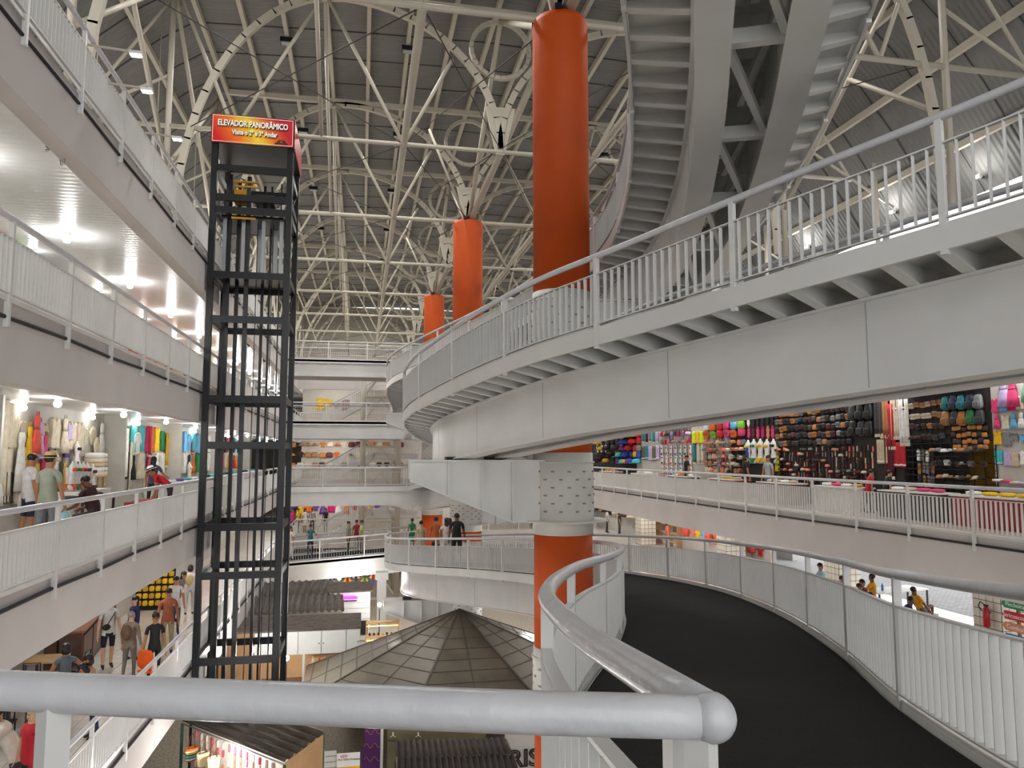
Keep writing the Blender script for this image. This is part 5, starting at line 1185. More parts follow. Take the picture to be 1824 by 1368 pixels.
for i, (px, cl, kd, z) in enumerate(((1556, 'charcoal', 'shawl', 1.3), (1566, 'tan', 'shawl', 1.25), (1576, 'red', 'shawl', 0.9), (1586, 'cream', 'shawl', 1.2), (1592, 'maroon', 'towel', 1.7), (1601, 'white', 'shawl', 1.0), (1572, 'maroon', 'shawl', 0.0), (1590, 'red', 'towel', 0.0), (1560, 'beige', 'towel', 0.1))):
    good(kd, cl, (15.4, wr(px), Z(z)), FR_, '%s %s hanging between the dark bags and the brown backpacks, %s from the left' % (cl, kd, nth(i)), G, 1.0, wall='R')
block('the brown backpack rows', G, 15.4, wr(1610), wr(1742), Z(1.6), zt + 0.1, 9, 1, ['backpack'], ['caramel', 'dark brown', 'grey', 'tan', 'navy', 'charcoal', 'beige'], FR_, 1.15)
block('the leather rack under the brown backpacks', G, 15.45, wr(1612), wr(1672), Z(0.35), Z(1.6), 6, 4, ['handbag', 'handbag', 'handbag', ('handbag', 'cap')], [['tan', 'beige'], ['tan', 'cream'], ['dark brown', 'maroon', 'black', 'tan'], ['dark brown', 'charcoal']], FR_, 0.95)
block('the zipped backpack rows', G, 15.42, wr(1672), wr(1744), Z(0.8), Z(1.6), 5, 2, ['backpack', 'backpack'], [['navy', 'charcoal', 'teal', 'grey'], ['black', 'caramel', 'tan', 'charcoal', 'green']], FR_, 0.82)
block('the round leather bag rack', G, 15.5, wr(1684), wr(1748), Z(0.1), Z(0.8), 7, 4, ['shoulder_bag'] * 4, ['caramel', 'tan', 'dark brown'], FR_, 0.85)
block('the hat stall with the yellow inside', G, 15.7, wr(1650), wr(1746), Z(-0.75), Z(0.3), 9, 3, [('straw_hat', 'cap'), ('straw_hat', 'handbag'), ('straw_hat', 'cap')], ['charcoal', 'grey', 'beige', 'dark brown', 'white', 'black', 'tan'], FR_, 1.05, wall=15.8)
hk = thing('hat_rack', 'black wire rack holding the hats of the yellow stall', 'rack', (15.82, 18, L2))
for j in range(9): M().b2((-0.012, -1.6, 0.8 + j * 0.18), (0.012, 1.75, 0.82 + j * 0.18)).build('wire', BLACKSTEEL, hk)
for j in range(10): M().b2((-0.012, -1.6 + j * 0.37, 0), (0.012, -1.58 + j * 0.37, 2.3)).build('upright', BLACKSTEEL, hk)
block('the shoe rack of the hat stall', G, 14.9, wr(1620), wr(1650), L2 + 0.85, L2 + 1.9, 4, 3, ['sandal'] * 3, ['black', 'white', 'charcoal', 'tan', 'grey'], FR_, 1.1)
for i, (px, py, cl) in enumerate(((1758, 690, 'lilac'), (1773, 690, 'pink'), (1800, 680, 'mint green'), (1822, 690, 'salmon'))):
    p = at_u(px, py + 5, 15.3); good('dress', cl, p, FR_, '%s flared party dress for a child hanging at the top right' % cl, G, 0.82, wall='R')
block('the kids clothes stall', G, 15.5, wr(1756), wr(1850), Z(0.2), Z(1.5), 6, 3, ['blouse', ('dress', 'blouse'), ('blouse', 'shorts')], ['cream', 'white', 'magenta', 'yellow', 'orange', 'olive', 'pink', 'grey', 'sky blue'], FR_, 0.7)
block('the lower kids rack', G, 15.4, wr(1756), wr(1850), L2 + 0.8, Z(0.2), 6, 2, [('blouse', 'towel'), 'folded_cloth'], ['white', 'cream', 'beige', 'pink', 'turquoise', 'lilac'], FR_, 0.75)
for i, wv in enumerate((15.5, 18.2, 21.5, 25, 29, 33.5, 38.5, 44)):
    t = thing('shop_counter', 'low counter at the right gallery, %s from the camera side' % nth(i), 'counter', (14.9, wv, L2), 0, 'right gallery counters')
    M().b2((-0.3, -1.1, 0), (0.35, 1.1, 0.72)).build('body', CM([(150, 40, 46), (60, 56, 54), (220, 216, 210), (120, 70, 60)][i % 4]), t); M().b2((-0.34, -1.14, 0.72), (0.39, 1.14, 0.76)).build('top', WHITEP, t)
    cl = random.choice(['pink', 'cream', 'yellow', 'orange', 'white', 'maroon'])
    for j in range(4):
        c2 = random.choice([cl, 'white', 'beige', 'gold']); good('folded_cloth', c2, (14.95, wv - 0.75 + j * 0.5, L2 + 0.81), FR_, '%s folded cloth on the %s right gallery counter, %s from near' % (c2, nth(i), nth(j)), 'folded cloths on the right counters', 1.0)
for i in range(14):
    rk = M().tube([(15.45, 9.5 + i * 3.4, Z(2.885)), (15.45, 12.7 + i * 3.4, Z(2.885))], 0.016, 6).build('hanging_rail', BLACKSTEEL); tag(rk, 'black hanging rail over the right gallery stalls, %s from near' % nth(i), 'rail', 'right gallery hanging rails')
bd_ = thing('printed_sign', 'orange and black printed sign above the colourful bags', 'sign', (15.82, wr(1302), zt + 0.2))
M().b2((-0.02, -0.9, -0.25), (0.02, 0.9, 0.25)).build('panel', CM((226, 96, 24)), bd_); M().poly([(-0.8, -0.2), (0.1, -0.05), (0.8, 0.1), (0.8, 0.22), (-0.3, 0.2)], 0.05).build('black_shape', CM((24, 20, 20)), bd_).rotation_euler = (0, 0, math.pi / 2)

# ---- left gallery at camera height
G2 = 'goods on the left gallery at camera height'
for wv0, wv1, nm in ((8, 17.2, 'first'), (17.2, 25.5, 'second'), (25.5, 33, 'third'), (33, 42, 'fourth'), (42, 53, 'fifth')):
    struct('wall_shop', M().b2((-7.95, wv0, L2), (-7.85, wv1 - 0.1, L3 - 0.62)), SHOPWALL, 'white back panel of the %s left shop' % nm)
    struct('wall_partition', M().b2((-13.7, wv1 - 0.1, L2), (-7.2, wv1, L3 - 0.62)), SHOPWALL, 'white partition after the %s left shop' % nm)
def lg(px, py, u=-7.7): return at_u(px, py, u)
for i, (px, py, kd, cl, sc_, lb) in enumerate(((14, 800, 'shawl', 'cream', 1.6, 'wide cream crochet hanging with dark stitched rows at the far left'), (32, 800, 'long_dress', 'white', 1.2, 'white lace dress hanging beside the cream crochet'), (56, 783, 'long_dress', 'yellow', 0.95, 'bright orange-yellow dress hanging under the lamp'),
        (43, 822, 'dress', 'gold', 1.0, 'shiny gold dress hanging below the white lace dress'), (36, 858, 'long_dress', 'white', 0.9, 'long white dress hanging at knee height at the far left'), (71, 778, 'dress', 'lilac', 1.1, 'white and lilac print dress beside the orange-yellow one'), (84, 795, 'long_dress', 'pink', 0.85, 'narrow hot pink dress on the left stall'),
        (91, 830, 'bikini_form', 'cream', 1.0, 'cream swimwear form below the pink dress'), (98, 790, 'shawl', 'beige', 0.85, 'beige woven shawl on the rail, left of two'), (110, 792, 'shawl', 'beige', 0.85, 'beige woven shawl on the rail, right of two'), (122, 768, 'blouse', 'lilac', 0.75, 'lilac top at the end of the clothes rail'),
        (123, 800, 'blouse', 'purple', 0.7, 'purple print top below the lilac top'), (137, 772, 'blouse', 'salmon', 0.75, 'pale coral ruffled top on the clothes rail'), (131, 810, 'bikini_form', 'black', 0.95, 'black patterned swimwear form beside the magenta swimsuit'), (142, 802, 'swimsuit', 'magenta', 1.1, 'magenta swimsuit hanging in the left stall'),
        (171, 777, 'doily', 'cream', 1.0, 'upper round cream crochet doily on the left stall'), (172, 795, 'doily', 'cream', 0.9, 'lower round cream crochet doily on the left stall'), (116, 842, 'long_dress', 'gold', 0.85, 'long mustard yellow dress standing in front of the forms'),
        (198, 830, 'long_dress', 'sky blue', 0.9, 'pale blue long dress on a hanger against the white partition'), (222, 803, 'shawl', 'white', 1.15, 'long white garment hanging from the ceiling rail'), (237, 828, 'shawl', 'cream', 1.2, 'long cream garment hanging beside the white one'), (247, 790, 'shirt', 'white', 1.2, 'white wide sleeved shirt hanging from the ceiling'),
        (266, 785, 'shawl', 'red', 0.8, 'dark red cloth hanging behind the partition'), (272, 822, 'shorts', 'beige', 1.6, 'beige shorts hanging above the black haired woman'), (262, 858, 'swimsuit', 'cream', 1.5, 'cream form of a body beside the black haired woman'), (296, 800, 'shawl', 'gold', 1.0, 'gold and black printed sarong on the left shops'), (305, 792, 'shawl', 'coral', 0.9, 'red and white printed sarong on the left shops'),
        (313, 803, 'shawl', 'charcoal', 0.7, 'dark patterned cloth beside the red sarong'), (306, 835, 'blouse', 'white', 1.2, 'white blouse hanging below the sarongs, left'), (317, 836, 'blouse', 'white', 1.1, 'white blouse hanging below the sarongs, right'), (321, 790, 'towel', 'sky blue', 0.8, 'blue square cloth hanging near the lift'), (316, 792, 'towel', 'yellow', 0.7, 'yellow square cloth hanging beside the blue one'),
        (346, 797, 'towel', 'red', 0.9, 'dark red bag cloth hanging nearest the lift'), (333, 812, 'blouse', 'cream', 1.0, 'cream crochet top near the lift, upper'), (332, 842, 'bikini_form', 'cream', 1.3, 'cream crochet top on a form near the lift, lower'), (343, 838, 'long_dress', 'yellow', 0.7, 'yellow and black scarf dress near the lift'), (215, 862, 'towel', 'green', 0.9, 'green yellow and blue flag towel on a hanger'), (187, 852, 'towel', 'yellow', 0.6, 'yellow printed cloth beside the linen stack'))):
    good(kd, cl, lg(px, py, -7.75), FL_, lb, G2, sc_, wall=-7.85 + 0.09 * (i % 3 == 1))
for i in range(5):
    good('bikini_form', ('coral', 'green', 'tan', 'red', 'dark brown')[i], lg(128 + i * 6.5, 848, -6.9), FL_, 'white swimwear form in the row at the rail, %s from the left' % nth(i), G2, 0.95)
fr_ = M().b2((-7.15, lg(128, 848, -6.9).y - 0.4, L2), (-6.6, lg(166, 848, -6.9).y + 0.5, lg(128, 848, -6.9).z - 0.37)).build('form_stand', WHITEP); tag(fr_, 'white stand under the row of swimwear forms', 'stand')
good('bikini_form', 'maroon', lg(164, 851, -6.9), FL_, 'white form in a rust red bikini, right end of the row', G2, 0.95)
for i in range(5): good('folded_cloth', ('white', 'cream', 'beige', 'white', 'cream')[i], lg(171, 812 + i * 8, -7.5), FL_, 'folded white linen in the stack under the doilies, %s from the top' % nth(i), 'folded linens under the doilies', 2.0)
def table(name, label, cat, loc, w_, d_, h_, m, rz=0):
    t = thing(name, label, cat, loc, rz)
    M().box((0, 0, h_ - 0.02), (w_, d_, 0.04)).build('top', m, t)
    for a in (-1, 1):
        for b in (-1, 1): M().box((a * (w_ / 2 - 0.05), b * (d_ / 2 - 0.05), h_ / 2 - 0.02), (0.05, 0.05, h_ - 0.04)).build('leg', GUIDE, t)
    return t
table('display_table', 'low table of folded goods behind the left rail', 'table', (-6.3, 19.2, L2), 0.8, 2.2, 0.75, WHITEP)
for i in range(6): good('folded_cloth', ('charcoal', 'cream', 'maroon', 'white', 'green', 'black')[i], (-6.3, 18.4 + i * 0.33, L2 + 0.8), FL_, 'folded cloth on the low left table, %s from near' % nth(i), 'folded cloths on the low left table', 1.1)
rb_ = M().b2((-5.5, 19.5, L2), (-4.9, 21.2, L2 + 0.62)).build('red_crate', CM((150, 30, 46))); tag(rb_, 'large dark red crate behind the left rail', 'crate')
block('the left shops past the lift', 'goods on the left gallery past the lift', -7.7, 27, 52, L2 + 0.9, L3 - 0.8, 26, 2, [('shirt', 'blouse', 'towel'), ('dress', 'shirt', 'blouse')], ['white', 'cream', 'orange', 'blue', 'red', 'black', 'yellow', 'sky blue', 'turquoise', 'green', 'pink'], FL_, 1.0, parts=False)
block('the left counters past the lift', 'goods on the left gallery past the lift', -6.6, 27, 52, L2 + 0.8, L2 + 0.85, 20, 1, ['folded_cloth'], ['turquoise', 'red', 'navy', 'white', 'green', 'purple'], FL_, 0.64, parts=False, wall=None, jit=0.0)
lc_ = M().b2((-7.0, 27, L2), (-6.3, 52, L2 + 0.77)).build('long_counter', WHITEP); tag(lc_, 'long white counter in front of the left shops past the lift', 'counter')
block('the back rail of the near left shop', G2, -7.75, 10.5, 17.0, L2 + 0.35, L2 + 1.75, 14, 1, [('long_dress', 'dress', 'blouse')], ['cream', 'white', 'beige', 'coral', 'gold', 'white'], FL_, 0.8)
block('the top rail of the near left shop', G2, -7.75, 18.2, 25.3, L2 + 1.75, L3 - 0.75, 12, 1, [('shirt', 'blouse', 'dress')], ['white', 'cream', 'beige', 'white', 'coral', 'cream'], FL_, 0.8)
block('the lower rail of the second left shop', G2, -7.75, 18.2, 25.3, L2 + 0.4, L2 + 1.7, 14, 1, [('long_dress', 'blouse', 'dress')], ['cream', 'white', 'beige', 'charcoal', 'white', 'gold'], FL_, 0.8)
# ---- left gallery one floor up
for wv0, wv1 in ((6, 20), (20, 34), (34, 54)):
    struct('wall_shop', M().b2((-7.95, wv0, L3), (-7.85, wv1 - 0.1, L4 - 0.62)), SHOPWALL, 'white back panel of the upper left shops')
for i, (px, py, kd, cl) in enumerate(((6, 398, 'shirt', 'red'), (22, 408, 'shirt', 'lime green'), (38, 422, 'shirt', 'lime green'), (50, 433, 'blouse', 'charcoal'), (62, 438, 'blouse', 'turquoise'), (75, 447, 'shirt', 'blue'), (88, 455, 'blouse', 'white'), (100, 463, 'shirt', 'navy'), (122, 478, 'handbag', 'black'), (150, 492, 'handbag', 'dark brown'), (178, 508, 'towel', 'white'), (205, 522, 'handbag', 'orange'), (222, 535, 'handbag', 'charcoal'), (238, 545, 'towel', 'orange'), (256, 560, 'towel', 'coral'))):
    good(kd, cl, lg(px, py + 6, -7.8), FL_, '%s %s showing over the upper left railing, %s from the left' % (cl, name_of(kd), nth(i)), 'goods on the upper left gallery', 0.85, wall='L')
block('the upper left shops past the lift', 'goods on the upper left gallery', -7.8, 27, 50, L3 + 1.3, L4 - 1.0, 14, 1, [('towel', 'shirt')], ['yellow', 'red', 'white', 'charcoal', 'orange'], FL_, 1.2, parts=False)
# ---- far shops
def fu(px, y=810): return at_w(px, y, 57.0).x
struct('wall_shop', M().b2((-4.3, 57.4, L2), (UR, 57.5, L3 - 0.45)), SHOPWALL, 'back wall of the far shops at camera height')
struct('wall_shop', M().b2((-4.3, 57.4, L1), (UR, 57.5, L2 - 0.45)), SHOPWALL, 'back wall of the far shops at street level')
struct('wall_shop', M().b2((-4.3, 57.4, L3), (UR, 57.5, L4 - 0.45)), SHOPWALL, 'back wall of the far shops one floor up')
block('the far shops at camera height', 'goods in the far shops', 57.0, fu(515), fu(720), L2 + 0.6, L3 - 0.7, 16, 3, [('handbag', 'straw_hat', 'shirt')], ['maroon', 'tan', 'cream', 'orange', 'caramel', 'dark brown', 'white'], 0, 1.5, parts=False, axis='u')
block('the far street level shops', 'goods in the far shops', 57.0, fu(515), fu(680), L1 + 1.1, L2 - 0.6, 12, 2, [('shirt', 'dress', 'towel')], ['orange', 'magenta', 'white', 'red', 'yellow', 'black', 'purple'], 0, 1.3, parts=False, axis='u')
block('the far shops one floor up', 'goods in the far shops', 57.0, fu(560), fu(620), L3 + 1.3, L4 - 1.2, 4, 1, [('towel', 'shirt')], ['red', 'yellow', 'maroon'], 0, 1.4, parts=False, axis='u')
# ---- painted parrots hanging under the lowest bridge
for i in range(16):
    px = 566 + i * 7.6; py = (1022, 1030, 1018, 1036)[i % 4]; p = at_w(px, py, 44.5)
    cl = ('blue', 'red', 'yellow', 'blue', 'orange', 'green')[i % 6]
    pr_ = good('parrot', cl, p, 0.4 * ((i % 3) - 1), '%s painted parrot hanging below the lowest footbridge, %s from the left' % (cl, nth(i)), 'hanging painted parrots', 1.15)
    M().tube([(0, 0, 0.3), (0, 0, (L1 - 0.33 - p.z) / 1.15)], 0.006, 4).build('string', GUIDE, pr_)
hr = M().tube([(-2.6, 44.5, L1 - 0.35), (4.2, 44.5, L1 - 0.35)], 0.02, 6).build('parrot_rail', GALV); tag(hr, 'rail holding the painted parrots below the lowest footbridge', 'rail')
# ---- street level, right
TILE = mat('white_square_tile', (232, 226, 210), 0.25, var=0.03); JOINT = mat('dark_tile_joint', (90, 84, 74), 0.7)
TILEM = M().box((0, 0, 0), (0.02, 0.22, 0.22)).mesh('tile', TILE)
def pillar(u, wv, label, tiles=True):
    t = thing('tiled_pillar', label, 'pillar', (u, wv, L1), 0, 'tiled pillars'); h = L2 - 0.62 - L1; s = 0.48
    M().b2((-s, -s, 0), (s, s, h)).build('core', JOINT, t)
    M().b2((-s - 0.03, -s - 0.03, 2.1), (s + 0.03, s + 0.03, h)).build('orange_band', ORANGE, t)
    M().b2((-s - 0.035, -s - 0.035, 2.02), (s + 0.035, s + 0.035, 2.1)).build('dark_band', DARKPANEL, t)
    for r in range(8):
        for c in range(4):
            ob('tile', TILEM, t, (-s - 0.005, -0.36 + c * 0.24, 0.14 + r * 0.24)); ob('tile', TILEM, t, (-0.36 + c * 0.24, -s - 0.005, 0.14 + r * 0.24), (0, 0, math.pi / 2))
p = at_u(1150, 960, 17.2); pillar(17.2, p.y, 'tiled pillar with orange top beside the hat shelves')
p = at_u(1302, 975, 17.2); pillar(17.2, p.y, 'tiled pillar with orange top near the red goods')
p = at_u(1775, 1100, 17.4); pillar(17.4, p.y - 0.2, 'nearest tiled pillar with the fire extinguisher')
p = at_u(1505, 1005, 17.6); pillar(19.0, p.y + 2.2, 'tiled pillar behind the sitting group by the street')
pe_ = at_u(1757, 1098, 16.75)
fe = thing('fire_extinguisher', 'red fire extinguisher hanging on the nearest tiled pillar', 'extinguisher', pe_)
M().lathe([(0.06, -0.28), (0.085, -0.26), (0.085, 0.16), (0.05, 0.24), (0.03, 0.26)], 14).build('cylinder', CM((190, 24, 36), 0.3), fe); M().box((0, 0, 0.29), (0.05, 0.12, 0.05)).build('valve', DARK, fe)
M().tube([(0, 0.03, 0.3), (0, 0.18, 0.36), (0, 0.26, 0.24), (0, 0.15, 0.12)], 0.014, 6).build('hose', DARK, fe)
M().box((0.1, 0, 0.1), (0.06, 0.04, 0.04)).build('bracket', GUIDE, fe)
ps_ = at_u(1812, 1110, 15.6)
sp_ = thing('signpost', 'wooden post with coloured arrow boards at the right edge', 'signpost', (15.6, ps_.y, L1))
M().box((0.05, 0, 0.95), (0.06, 0.06, 1.9)).build('post', CM((150, 110, 80)), sp_)
for i, (tx, cl) in enumerate((('Flecheiras', (60, 150, 100)), ('Jericoacoara', (206, 50, 60)), ('Cumbuco', (226, 150, 110)), ('Canoa', (70, 120, 190)), ('Iracema', (226, 110, 170)))):
    b0 = M().poly([(-0.42, 0), (-0.34, 0.1), (0.42, 0.1), (0.42, -0.1), (-0.34, -0.1)], 0.03).build('arrow_board', CM(cl), sp_); b0.rotation_euler = (0, 0, FR_); b0.location = (0, 0, 1.82 - i * 0.27)
    o = ob('lettering', text_mesh(tx, 0.15, 'lettering', WT), b0, (0, -0.018, 0)); o.rotation_euler = FRONT
# benches and tables by the street
for i, (px, py) in enumerate(((1520, 1080), (1548, 1092), (1620, 1098))):
    q = at_z(px, py, L1 + 0.42); t = thing('bench', 'low pale bench under the people by the street, %s from the left' % nth(i), 'bench', (q.x, q.y, L1), 0.3, 'street benches')
    M().box((0, 0, 0.40), (2.2, 0.5, 0.06)).build('seat', CM((206, 196, 184)), t)
    for a in (-0.9, 0.9): M().box((a, 0, 0.185), (0.08, 0.45, 0.37)).build('leg', GUIDE, t)
q = at_z(1592, 1050, L1 + 0.7); table('street_table', 'white table beside the person in yellow by the street', 'table', (q.x, q.y, L1), 2.4, 0.9, 0.72, WHITEP, 0.2)
bt = M().lathe([(0.04, 0), (0.04, 0.18), (0.016, 0.22), (0.016, 0.26)], 10).build('bottle', CM((40, 150, 200), 0.3), None, loc=(q.x - 0.6, q.y - 0.2, L1 + 0.72)); tag(bt, 'blue bottle standing on the street table', 'bottle')
# street level shops far right: hats on shelves, bags, clothes
sh_ = thing('hat_shelf', 'wooden shelf of straw hats beside the tiled pillar', 'shelf', (18.0, at_u(1186, 950, 18.0).y, L1))
for j in range(5): M().b2((0, -1.6, 0.3 + j * 0.5), (0.45, 1.6, 0.33 + j * 0.5)).build('board', CARD, sh_)
for a in (-1.6, 0, 1.6): M().b2((0, a - 0.03, 0), (0.45, a + 0.03, 2.6)).build('upright', CARD, sh_)
for j in range(3):
    for i in range(6): good('straw_hat', random.choice(['beige', 'tan', 'cream']), (18.2, sh_.location.y + 1.35 - i * 0.54, L1 + 1.37 + j * 0.5), FR_, 'straw hat on the %s board of the hat shelf, %s from the left' % (('lower', 'middle', 'upper')[j], nth(i)), 'straw hats on the shelf', 1.05)
ya = at_u(1060, 930, 17.5).y; yb = at_u(1138, 940, 17.5).y
block('the far street level leather stall', 'goods at street level on the right', 17.6, ya, yb, L1 + 1.0, L2 - 0.7, 12, 3, [('handbag', 'shawl'), ('handbag', 'straw_hat'), ('handbag', 'folded_cloth')], ['dark brown', 'tan', 'beige', 'cream', 'black', 'olive'], FR_, 1.2, parts=False, wall=17.95)
struct('wall_shop', M().b2((17.95, yb - 0.3, L1), (18.05, ya + 1, L2 - 0.62)), SHOPWALL, 'back panel of the far street level leather stall')
ya = at_u(1205, 945, 17.8).y; yb = at_u(1345, 990, 17.8).y
block('the street level souvenir stalls', 'goods at street level on the right', 17.9, ya, yb, L1 + 0.7, L2 - 0.75, 12, 3, [('towel', 'shirt'), ('blouse', 'shorts'), ('shirt', 'cushion')], ['yellow', 'pink', 'coral', 'red', 'white', 'sky blue', 'orange', 'salmon'], FR_, 0.95, parts=False, wall=18.3)
struct('wall_shop', M().b2((18.3, yb - 0.5, L1), (18.4, ya + 0.6, L2 - 0.62)), SHOPWALL, 'back panel of the street level souvenir stalls')
# ---- lowest left gallery furniture
ca = at_z(142, 1204, L1); cb_ = at_z(186, 1146, L1)
ct = thing('wooden_counter', 'dark panelled wooden counter on the lowest left gallery', 'counter', (ca.x, ca.y, L1))
dv = cb_ - ca; ang = math.atan2(dv.y, dv.x); ln_ = dv.length + 1.6
bdy = M().box((ln_ / 2 * math.cos(ang) - 0.25 * math.sin(ang) * -1 - 0.5, ln_ / 2 * math.sin(ang), 0.52), (ln_, 0.5, 1.04), ang).build('body', WOOD, ct)
M().box((ln_ / 2 * math.cos(ang) - 0.25, ln_ / 2 * math.sin(ang), 1.06), (ln_ + 0.1, 0.62, 0.05), ang).build('top', CM((130, 84, 54), 0.4), ct)
for i in range(4):
    q = (0.5 + i) / 4 * ln_; M().box((q * math.cos(ang) + 0.02, q * math.sin(ang), 0.55), (ln_ / 4 - 0.12, 0.06, 0.8), ang).build('panel', CM((96, 58, 40), 0.4), ct)
ch_seat = M().box((0, 0, 0.44), (0.4, 0.4, 0.03)).mesh('seat', BLACKSTEEL); ch_back = M().tube([(-0.18, 0.19, 0.45), (-0.17, 0.22, 0.85), (0.17, 0.22, 0.85), (0.18, 0.19, 0.45)], 0.014, 6).tube([(-0.17, 0.21, 0.65), (0.17, 0.21, 0.65)], 0.01, 5).mesh('backrest', BLACKSTEEL); ch_leg = M().tube([(0, 0, 0), (0, 0, 0.43)], 0.014, 6).mesh('leg', BLACKSTEEL)
for i, (px, py) in enumerate(((84, 1172), (62, 1206), (30, 1240))):
    q = at_z(px, py, L1 + 0.75); table('cafe_table', 'wooden topped cafe table on the lowest left gallery, %s from the counter' % nth(i), 'table', (q.x, q.y, L1), 0.75, 0.75, 0.75, CM((176, 142, 100), 0.4))
    for j, (dx, dy, rz_) in enumerate(((0.62, 0.1, -1.6), (0.0, -0.62, 3.14))):
        t = thing('cafe_chair', 'thin black metal chair at the %s cafe table, %s side' % (nth(i), ('rail', 'near')[j]), 'chair', (q.x + dx, q.y + dy, L1), rz_, 'cafe chairs')
        ob('seat', ch_seat, t); ob('backrest', ch_back, t)
        for a in (-1, 1):
            for b in (-1, 1): ob('leg', ch_leg, t, (a * 0.17, b * 0.17, 0))
q = at_z(293, 1192, L1 + 0.44); oc = thing('plastic_chair', 'orange plastic chair beside the woman in black', 'chair', (-4.7, q.y, L1 + 0.011), 2.6)
M().box((0, 0, 0.44), (0.46, 0.44, 0.05)).build('seat', CM((240, 96, 26), 0.4), oc); mv(rb(0.46, 0.06, 0.42), (0, 0.22, 0.72)).build('backrest', CM((240, 96, 26), 0.4), oc)
for a in (-1, 1):
    for b in (-1, 1): M().tube([(a * 0.18, b * 0.18, 0.43), (a * 0.22, b * 0.22, 0)], 0.02, 6).build('leg', CM((240, 96, 26), 0.4), oc)
qz = at_z(265, 1090, L1)
qr = at_z(286, 1086, L1); pk = thing('packet_rack', 'standing rack of yellow packets on the lowest left gallery', 'rack', (qr.x - 0.2, qr.y, L1))
M().box((0, 0.03, 0.95), (1.3, 0.04, 1.9)).build('back_board', DARKPANEL, pk); M().box((0, 0.2, 0.02), (1.3, 0.5, 0.04)).build('foot', DARKPANEL, pk)
for r in range(7):
    for c in range(6): good('folded_cloth', ('yellow', 'gold')[(r + c) % 3 == 0], (pk.location.x - 0.52 + c * 0.21, qr.y - 0.055, L1 + 0.25 + r * 0.25), 0, 'yellow packet in the %s row from below of the packet rack, %s from left' % (nth(r), nth(c)), 'yellow packets on the rack', (0.5, 0.5, 2.0), False)
block('the lower left shops', 'goods on the lowest left gallery', -7.2, 30.5, 45, L1 + 0.6, L2 - 0.8, 12, 3, [('towel', 'shirt', 'handbag')], ['pink', 'cream', 'tan', 'white', 'red', 'olive', 'orange'], FL_, 1.1, parts=False)
struct('wall_shop', M().b2((-7.95, 27, L1), (-7.85, 54, L2 - 0.62)), SHOPWALL, 'back panel of the lowest left shops')
pc = thing('poster_case', 'dark framed picture case behind the wooden counter', 'display case', (-7.6, 23.2, L1)); M().b2((-0.1, -1.6, 1.0), (0, 1.6, 2.3)).build('frame', WOOD, pc)
for i in range(3): M().b2((0.0, -1.5 + i * 1.05, 1.1), (0.02, -0.55 + i * 1.05, 2.2)).build('picture', CM([(150, 80, 50), (110, 60, 44), (170, 110, 70)][i]), pc)
M().b2((-0.2, -1.6, 0), (0.1, 1.6, 1.0)).build('base', WOOD, pc)
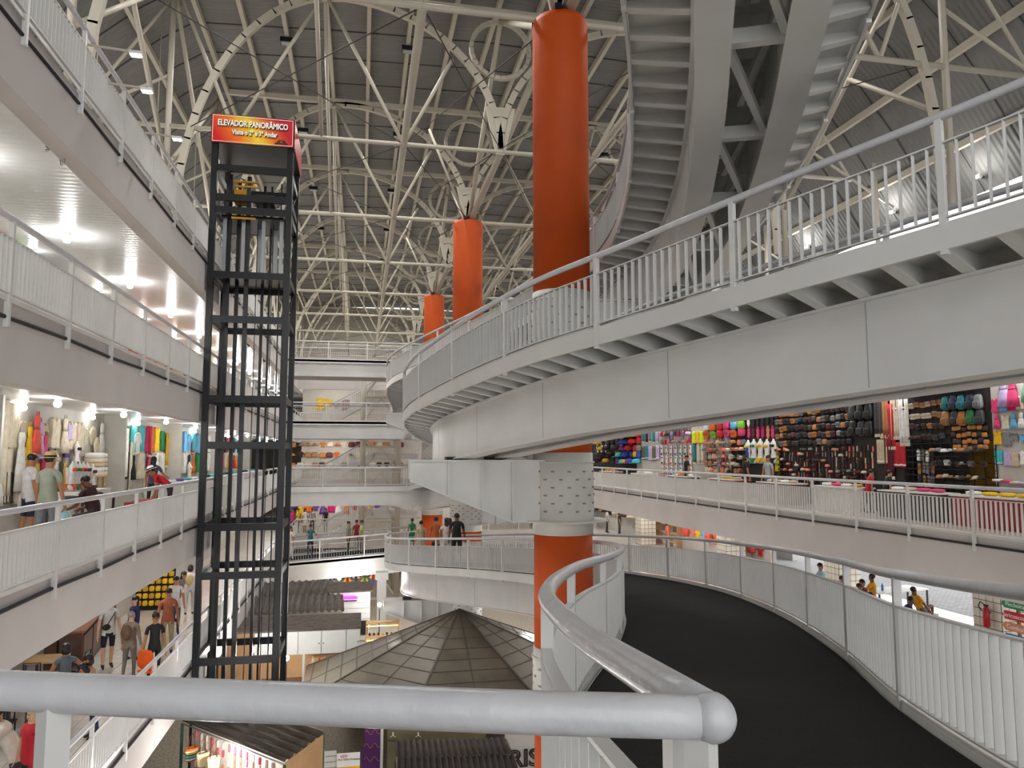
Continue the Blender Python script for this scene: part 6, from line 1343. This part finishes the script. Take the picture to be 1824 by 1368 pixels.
# ---- wall fans and small ceiling fittings
def fan(px, py, u, zl, label):
    p = at_u(px, py, u); t = thing('wall_fan', label, 'fan', p, 0.5, 'gallery fans')
    M().tube([(0, 0, 0.1), (0, 0, zl - 0.62 - p.z)], 0.025, 6).build('stem', DARK, t); M().lathe([(0.05, -0.12), (0.09, -0.05), (0.09, 0.08), (0.04, 0.12)], 12).build('motor', DARK, t)
    g = M()
    for r in (0.1, 0.17, 0.24, 0.3): g.tube([(0.18, r * math.cos(a), r * math.sin(a) - 0.05) for a in [2 * math.pi * i / 20 for i in range(20)]], 0.005, 4, closed=True)
    for i in range(12):
        a = 2 * math.pi * i / 12; g.tube([(0.2, 0, -0.05), (0.17, 0.3 * math.cos(a), 0.3 * math.sin(a) - 0.05)], 0.004, 4)
    g.build('guard', GUIDE, t)
    for i in range(3):
        a = 2 * math.pi * i / 3; M().poly([(-0.03, 0.03), (0.03, 0.03), (0.09, 0.25), (-0.04, 0.26)], 0.012).build('blade', GUIDE, t, loc=(0.16, 0, -0.05)).rotation_euler = (a, 0, math.pi / 2)
fan(90, 250, -4.75, L4, 'black wall fan below the top left fascia, nearest the camera')
fan(444, 612, -4.75, L4, 'black wall fan seen through the lift frame, upper'); fan(471, 640, -4.75, L4, 'black wall fan seen through the lift frame, lower'); fan(525, 690, -4.75, L4, 'black wall fan just right of the lift')
# upper right wall lamps; last four added to brighten the topmost ramp's underside
for i, (px, py) in enumerate(((1272, 507), (1592, 378), (1440, 440), (1130, 575), (1745, 315), (1190, 545))):
    p = at_u(px, py, 19.35)
    t = thing('wall_lamp', 'bright lamp on the upper right wall above the ramp rail, %s' % ('near the orange column', 'near the right edge', 'in the middle, added', 'farthest, added', 'nearest, added', 'second from far, added')[i], 'lamp', p, 0, 'upper right wall lamps')
    M().box((0.08, 0, 0.0), (0.16, 0.05, 0.05)).build('bracket', GUIDE, t); M().box((-0.06, 0, 0), (0.12, 0.22, 0.1)).build('lamp_head', mat('white_plastic', (235, 235, 232)), t); M().ball((-0.13, 0, -0.01), (0.04, 0.09, 0.045), 10, 6).build('bulb', BULB, t)
    light(t, 70, (-0.5, 0, -0.05), 0.12)
# pole lamps added around the plaza to throw light up at ramp undersides
for i, (u, v) in enumerate(((-2.2, 25.5), (-3.4, 26.8), (0.9, 33.6), (-0.4, 38.9), (3.2, 40.5), (7.5, 31), (9.5, 24), (10, 38), (-1, 41), (8.5, 15), (0.2, 14.5), (-2.5, 12.5))):
    t = thing('added_pole_lamp', 'added bare lamp on a thin pole among the plaza stalls, %s' % ('left of the tent', 'beside the lift foot', 'by the lit shelf', 'beyond the kiosk', 'under the lowest bridge', 'right of the tent', 'below the right gallery', 'far right of the plaza', 'far left of the plaza', 'right of the near column', 'below the landing', 'left below the landing')[i], 'lamp', (u, v, 0), 0, 'added plaza pole lamps')
    M().tube([(0, 0, 0), (0, 0, 2.6)], 0.025, 6).build('pole', GUIDE, t); M().ball((0, 0, 2.68), 0.09, 10, 6).build('bulb', BULB, t); light(t, 110, (0, 0, 2.9), 0.12)
